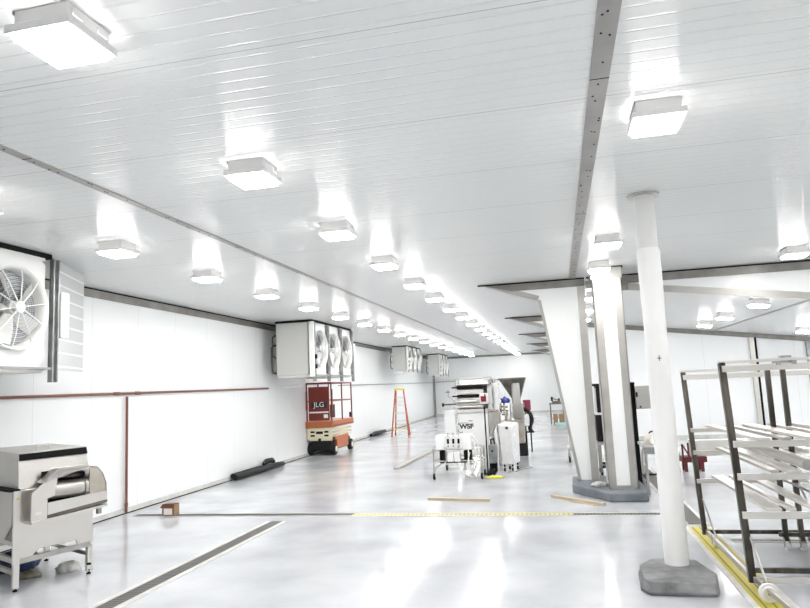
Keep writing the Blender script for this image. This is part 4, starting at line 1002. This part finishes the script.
rbar('top_bar', (RX0 - .05, 8.10, 1.79), (RX1, 8.10, 1.79), .05, .025); rbar('top_bar', (RX0 - .03, 8.06, 1.72), (RX1, 8.06, 1.72), .03, .055)
q = MB(True)
for x in (1.80, 1.92): q.box(x, x + .04, 6.17, 6.27, 1.80, 1.83)
q.box(1.86, 1.94, 6.22, 6.30, 1.80, 1.875); q.build('clamp', 'galv', root)
for z, yn in ((1.16, 6.10), (.90, 6.07), (.60, 6.04)): rbar('cross_bar', (RX0 - .03, yn - .03, z), (RX1, yn - .03, z), .022, .055)
for z, yf in ((1.14, 7.96), (.90, 7.93), (.60, 7.90)): rbar('cross_bar', (RX0 - .02, yf, z), (RX1, yf, z), .03, .045)
rbar('base_bar', (RX0, 6.0, .10), (RX1, 6.0, .10), .03, .045); rbar('base_bar', (RX0, 6.10, .15), (RX1, 6.10, .15), .03, .04, 'steel_dkrefl')
rbar('base_bar', (RX0, 7.80, .09), (RX1, 7.80, .09), .03, .04, 'steel_dkrefl'); rbar('mid_base_bar', (2.0, 7.36, .16), (RX1, 7.36, .16), .03, .04, 'steel_dkrefl')
rbar('base_rail', (RX0 + .02, 6.02, .10), (RX0 + .10, 4.6, .10), .035, .04, 'steel'); rbar('base_rail', (RX0 + .02, 7.82, .085), (RX0 + .02, 6.1, .085), .035, .04, 'steel')
rbar('base_rail', (2.25, 7.32, .13), (2.25, 6.12, .13), .03, .035)
for (p, q_) in (((RX0 + .02, 6.06, .42), (RX0 + .04, 5.72, .09)), ((RX0 + .02, 7.88, .42), (RX0 + .03, 7.40, .09)), ((2.24, 7.34, .6), (2.26, 6.9, .14))):
    q = MB(True); q.tube([p, q_], .009, 8); q.build('brace', 'steel', root)
for lvl, (z, zf) in enumerate(((1.20, 1.18), (.94, .94), (.64, .64))):
    xs_ = ((1.60, 1.78, 1.98, 2.20, 2.44, 2.70, 2.96), (1.66, 1.80, 2.16, 2.42, 2.70, 2.96), (1.62, 1.76, 1.95, 2.20, 2.42, 2.66, 2.92))[lvl]
    for j, x in enumerate(xs_):
        wd = (.10, .06, .12, .05)[(j + lvl) % 4]
        q = MB(True); q.bar((x, 6.02, z), (x - .0, 7.98, zf), wd, .025); q.build('slat', ('steel_lt', 'steel', 'steel_lt', 'steel_lt')[(j + lvl) % 4], root, bevel=.003)
    if lvl == 1:
        q = MB(True); q.tube([(1.92, 6.05, .985), (1.92, 7.9, .985)], .045, 14); q.build('round_tube', 'steel', root)
q = MB(True); q.lathe([(0, -.022), (.045, -.022), (.05, -.012), (.068, -.015), (.072, -.008), (.072, .012), (.06, .018), (0, .022)], (RX0 + .035, 5.74, .079), 'Y', 26); co = q.build('caster', 'fan_white', root)
q = MB(True); q.box(RX0 + .01, RX0 + .06, 5.765, 5.772, .06, .15); q.lathe([(0, -.03), (.014, -.03), (.014, .03), (0, .03)], (RX0 + .035, 5.74, .079), 'Y', 10); q.build('fork', 'steel_dkrefl', co)
for (x, y) in ((RX0 + .02, 7.48), (RX1 - .02, 5.78), (2.06, 7.34), (2.20, 7.34)):
    q = MB(True); r = .055 if y < 7 else .045
    q.lathe([(0, -.02), (r * .8, -.02), (r, -.012), (r, .012), (r * .8, .02), (0, .02)], (x, y, r + .0075), 'X', 22); co = q.build('caster', 'fan_white', root)
    q = MB(True); q.box(x - .028, x - .022, y - .018, y + .018, r, .13); q.box(x + .022, x + .028, y - .018, y + .018, r, .13); q.lathe([(0, -.03), (.012, -.03), (.012, .03), (0, .03)], (x, y, r + .005), 'X', 10); q.build('fork', 'steel', co)
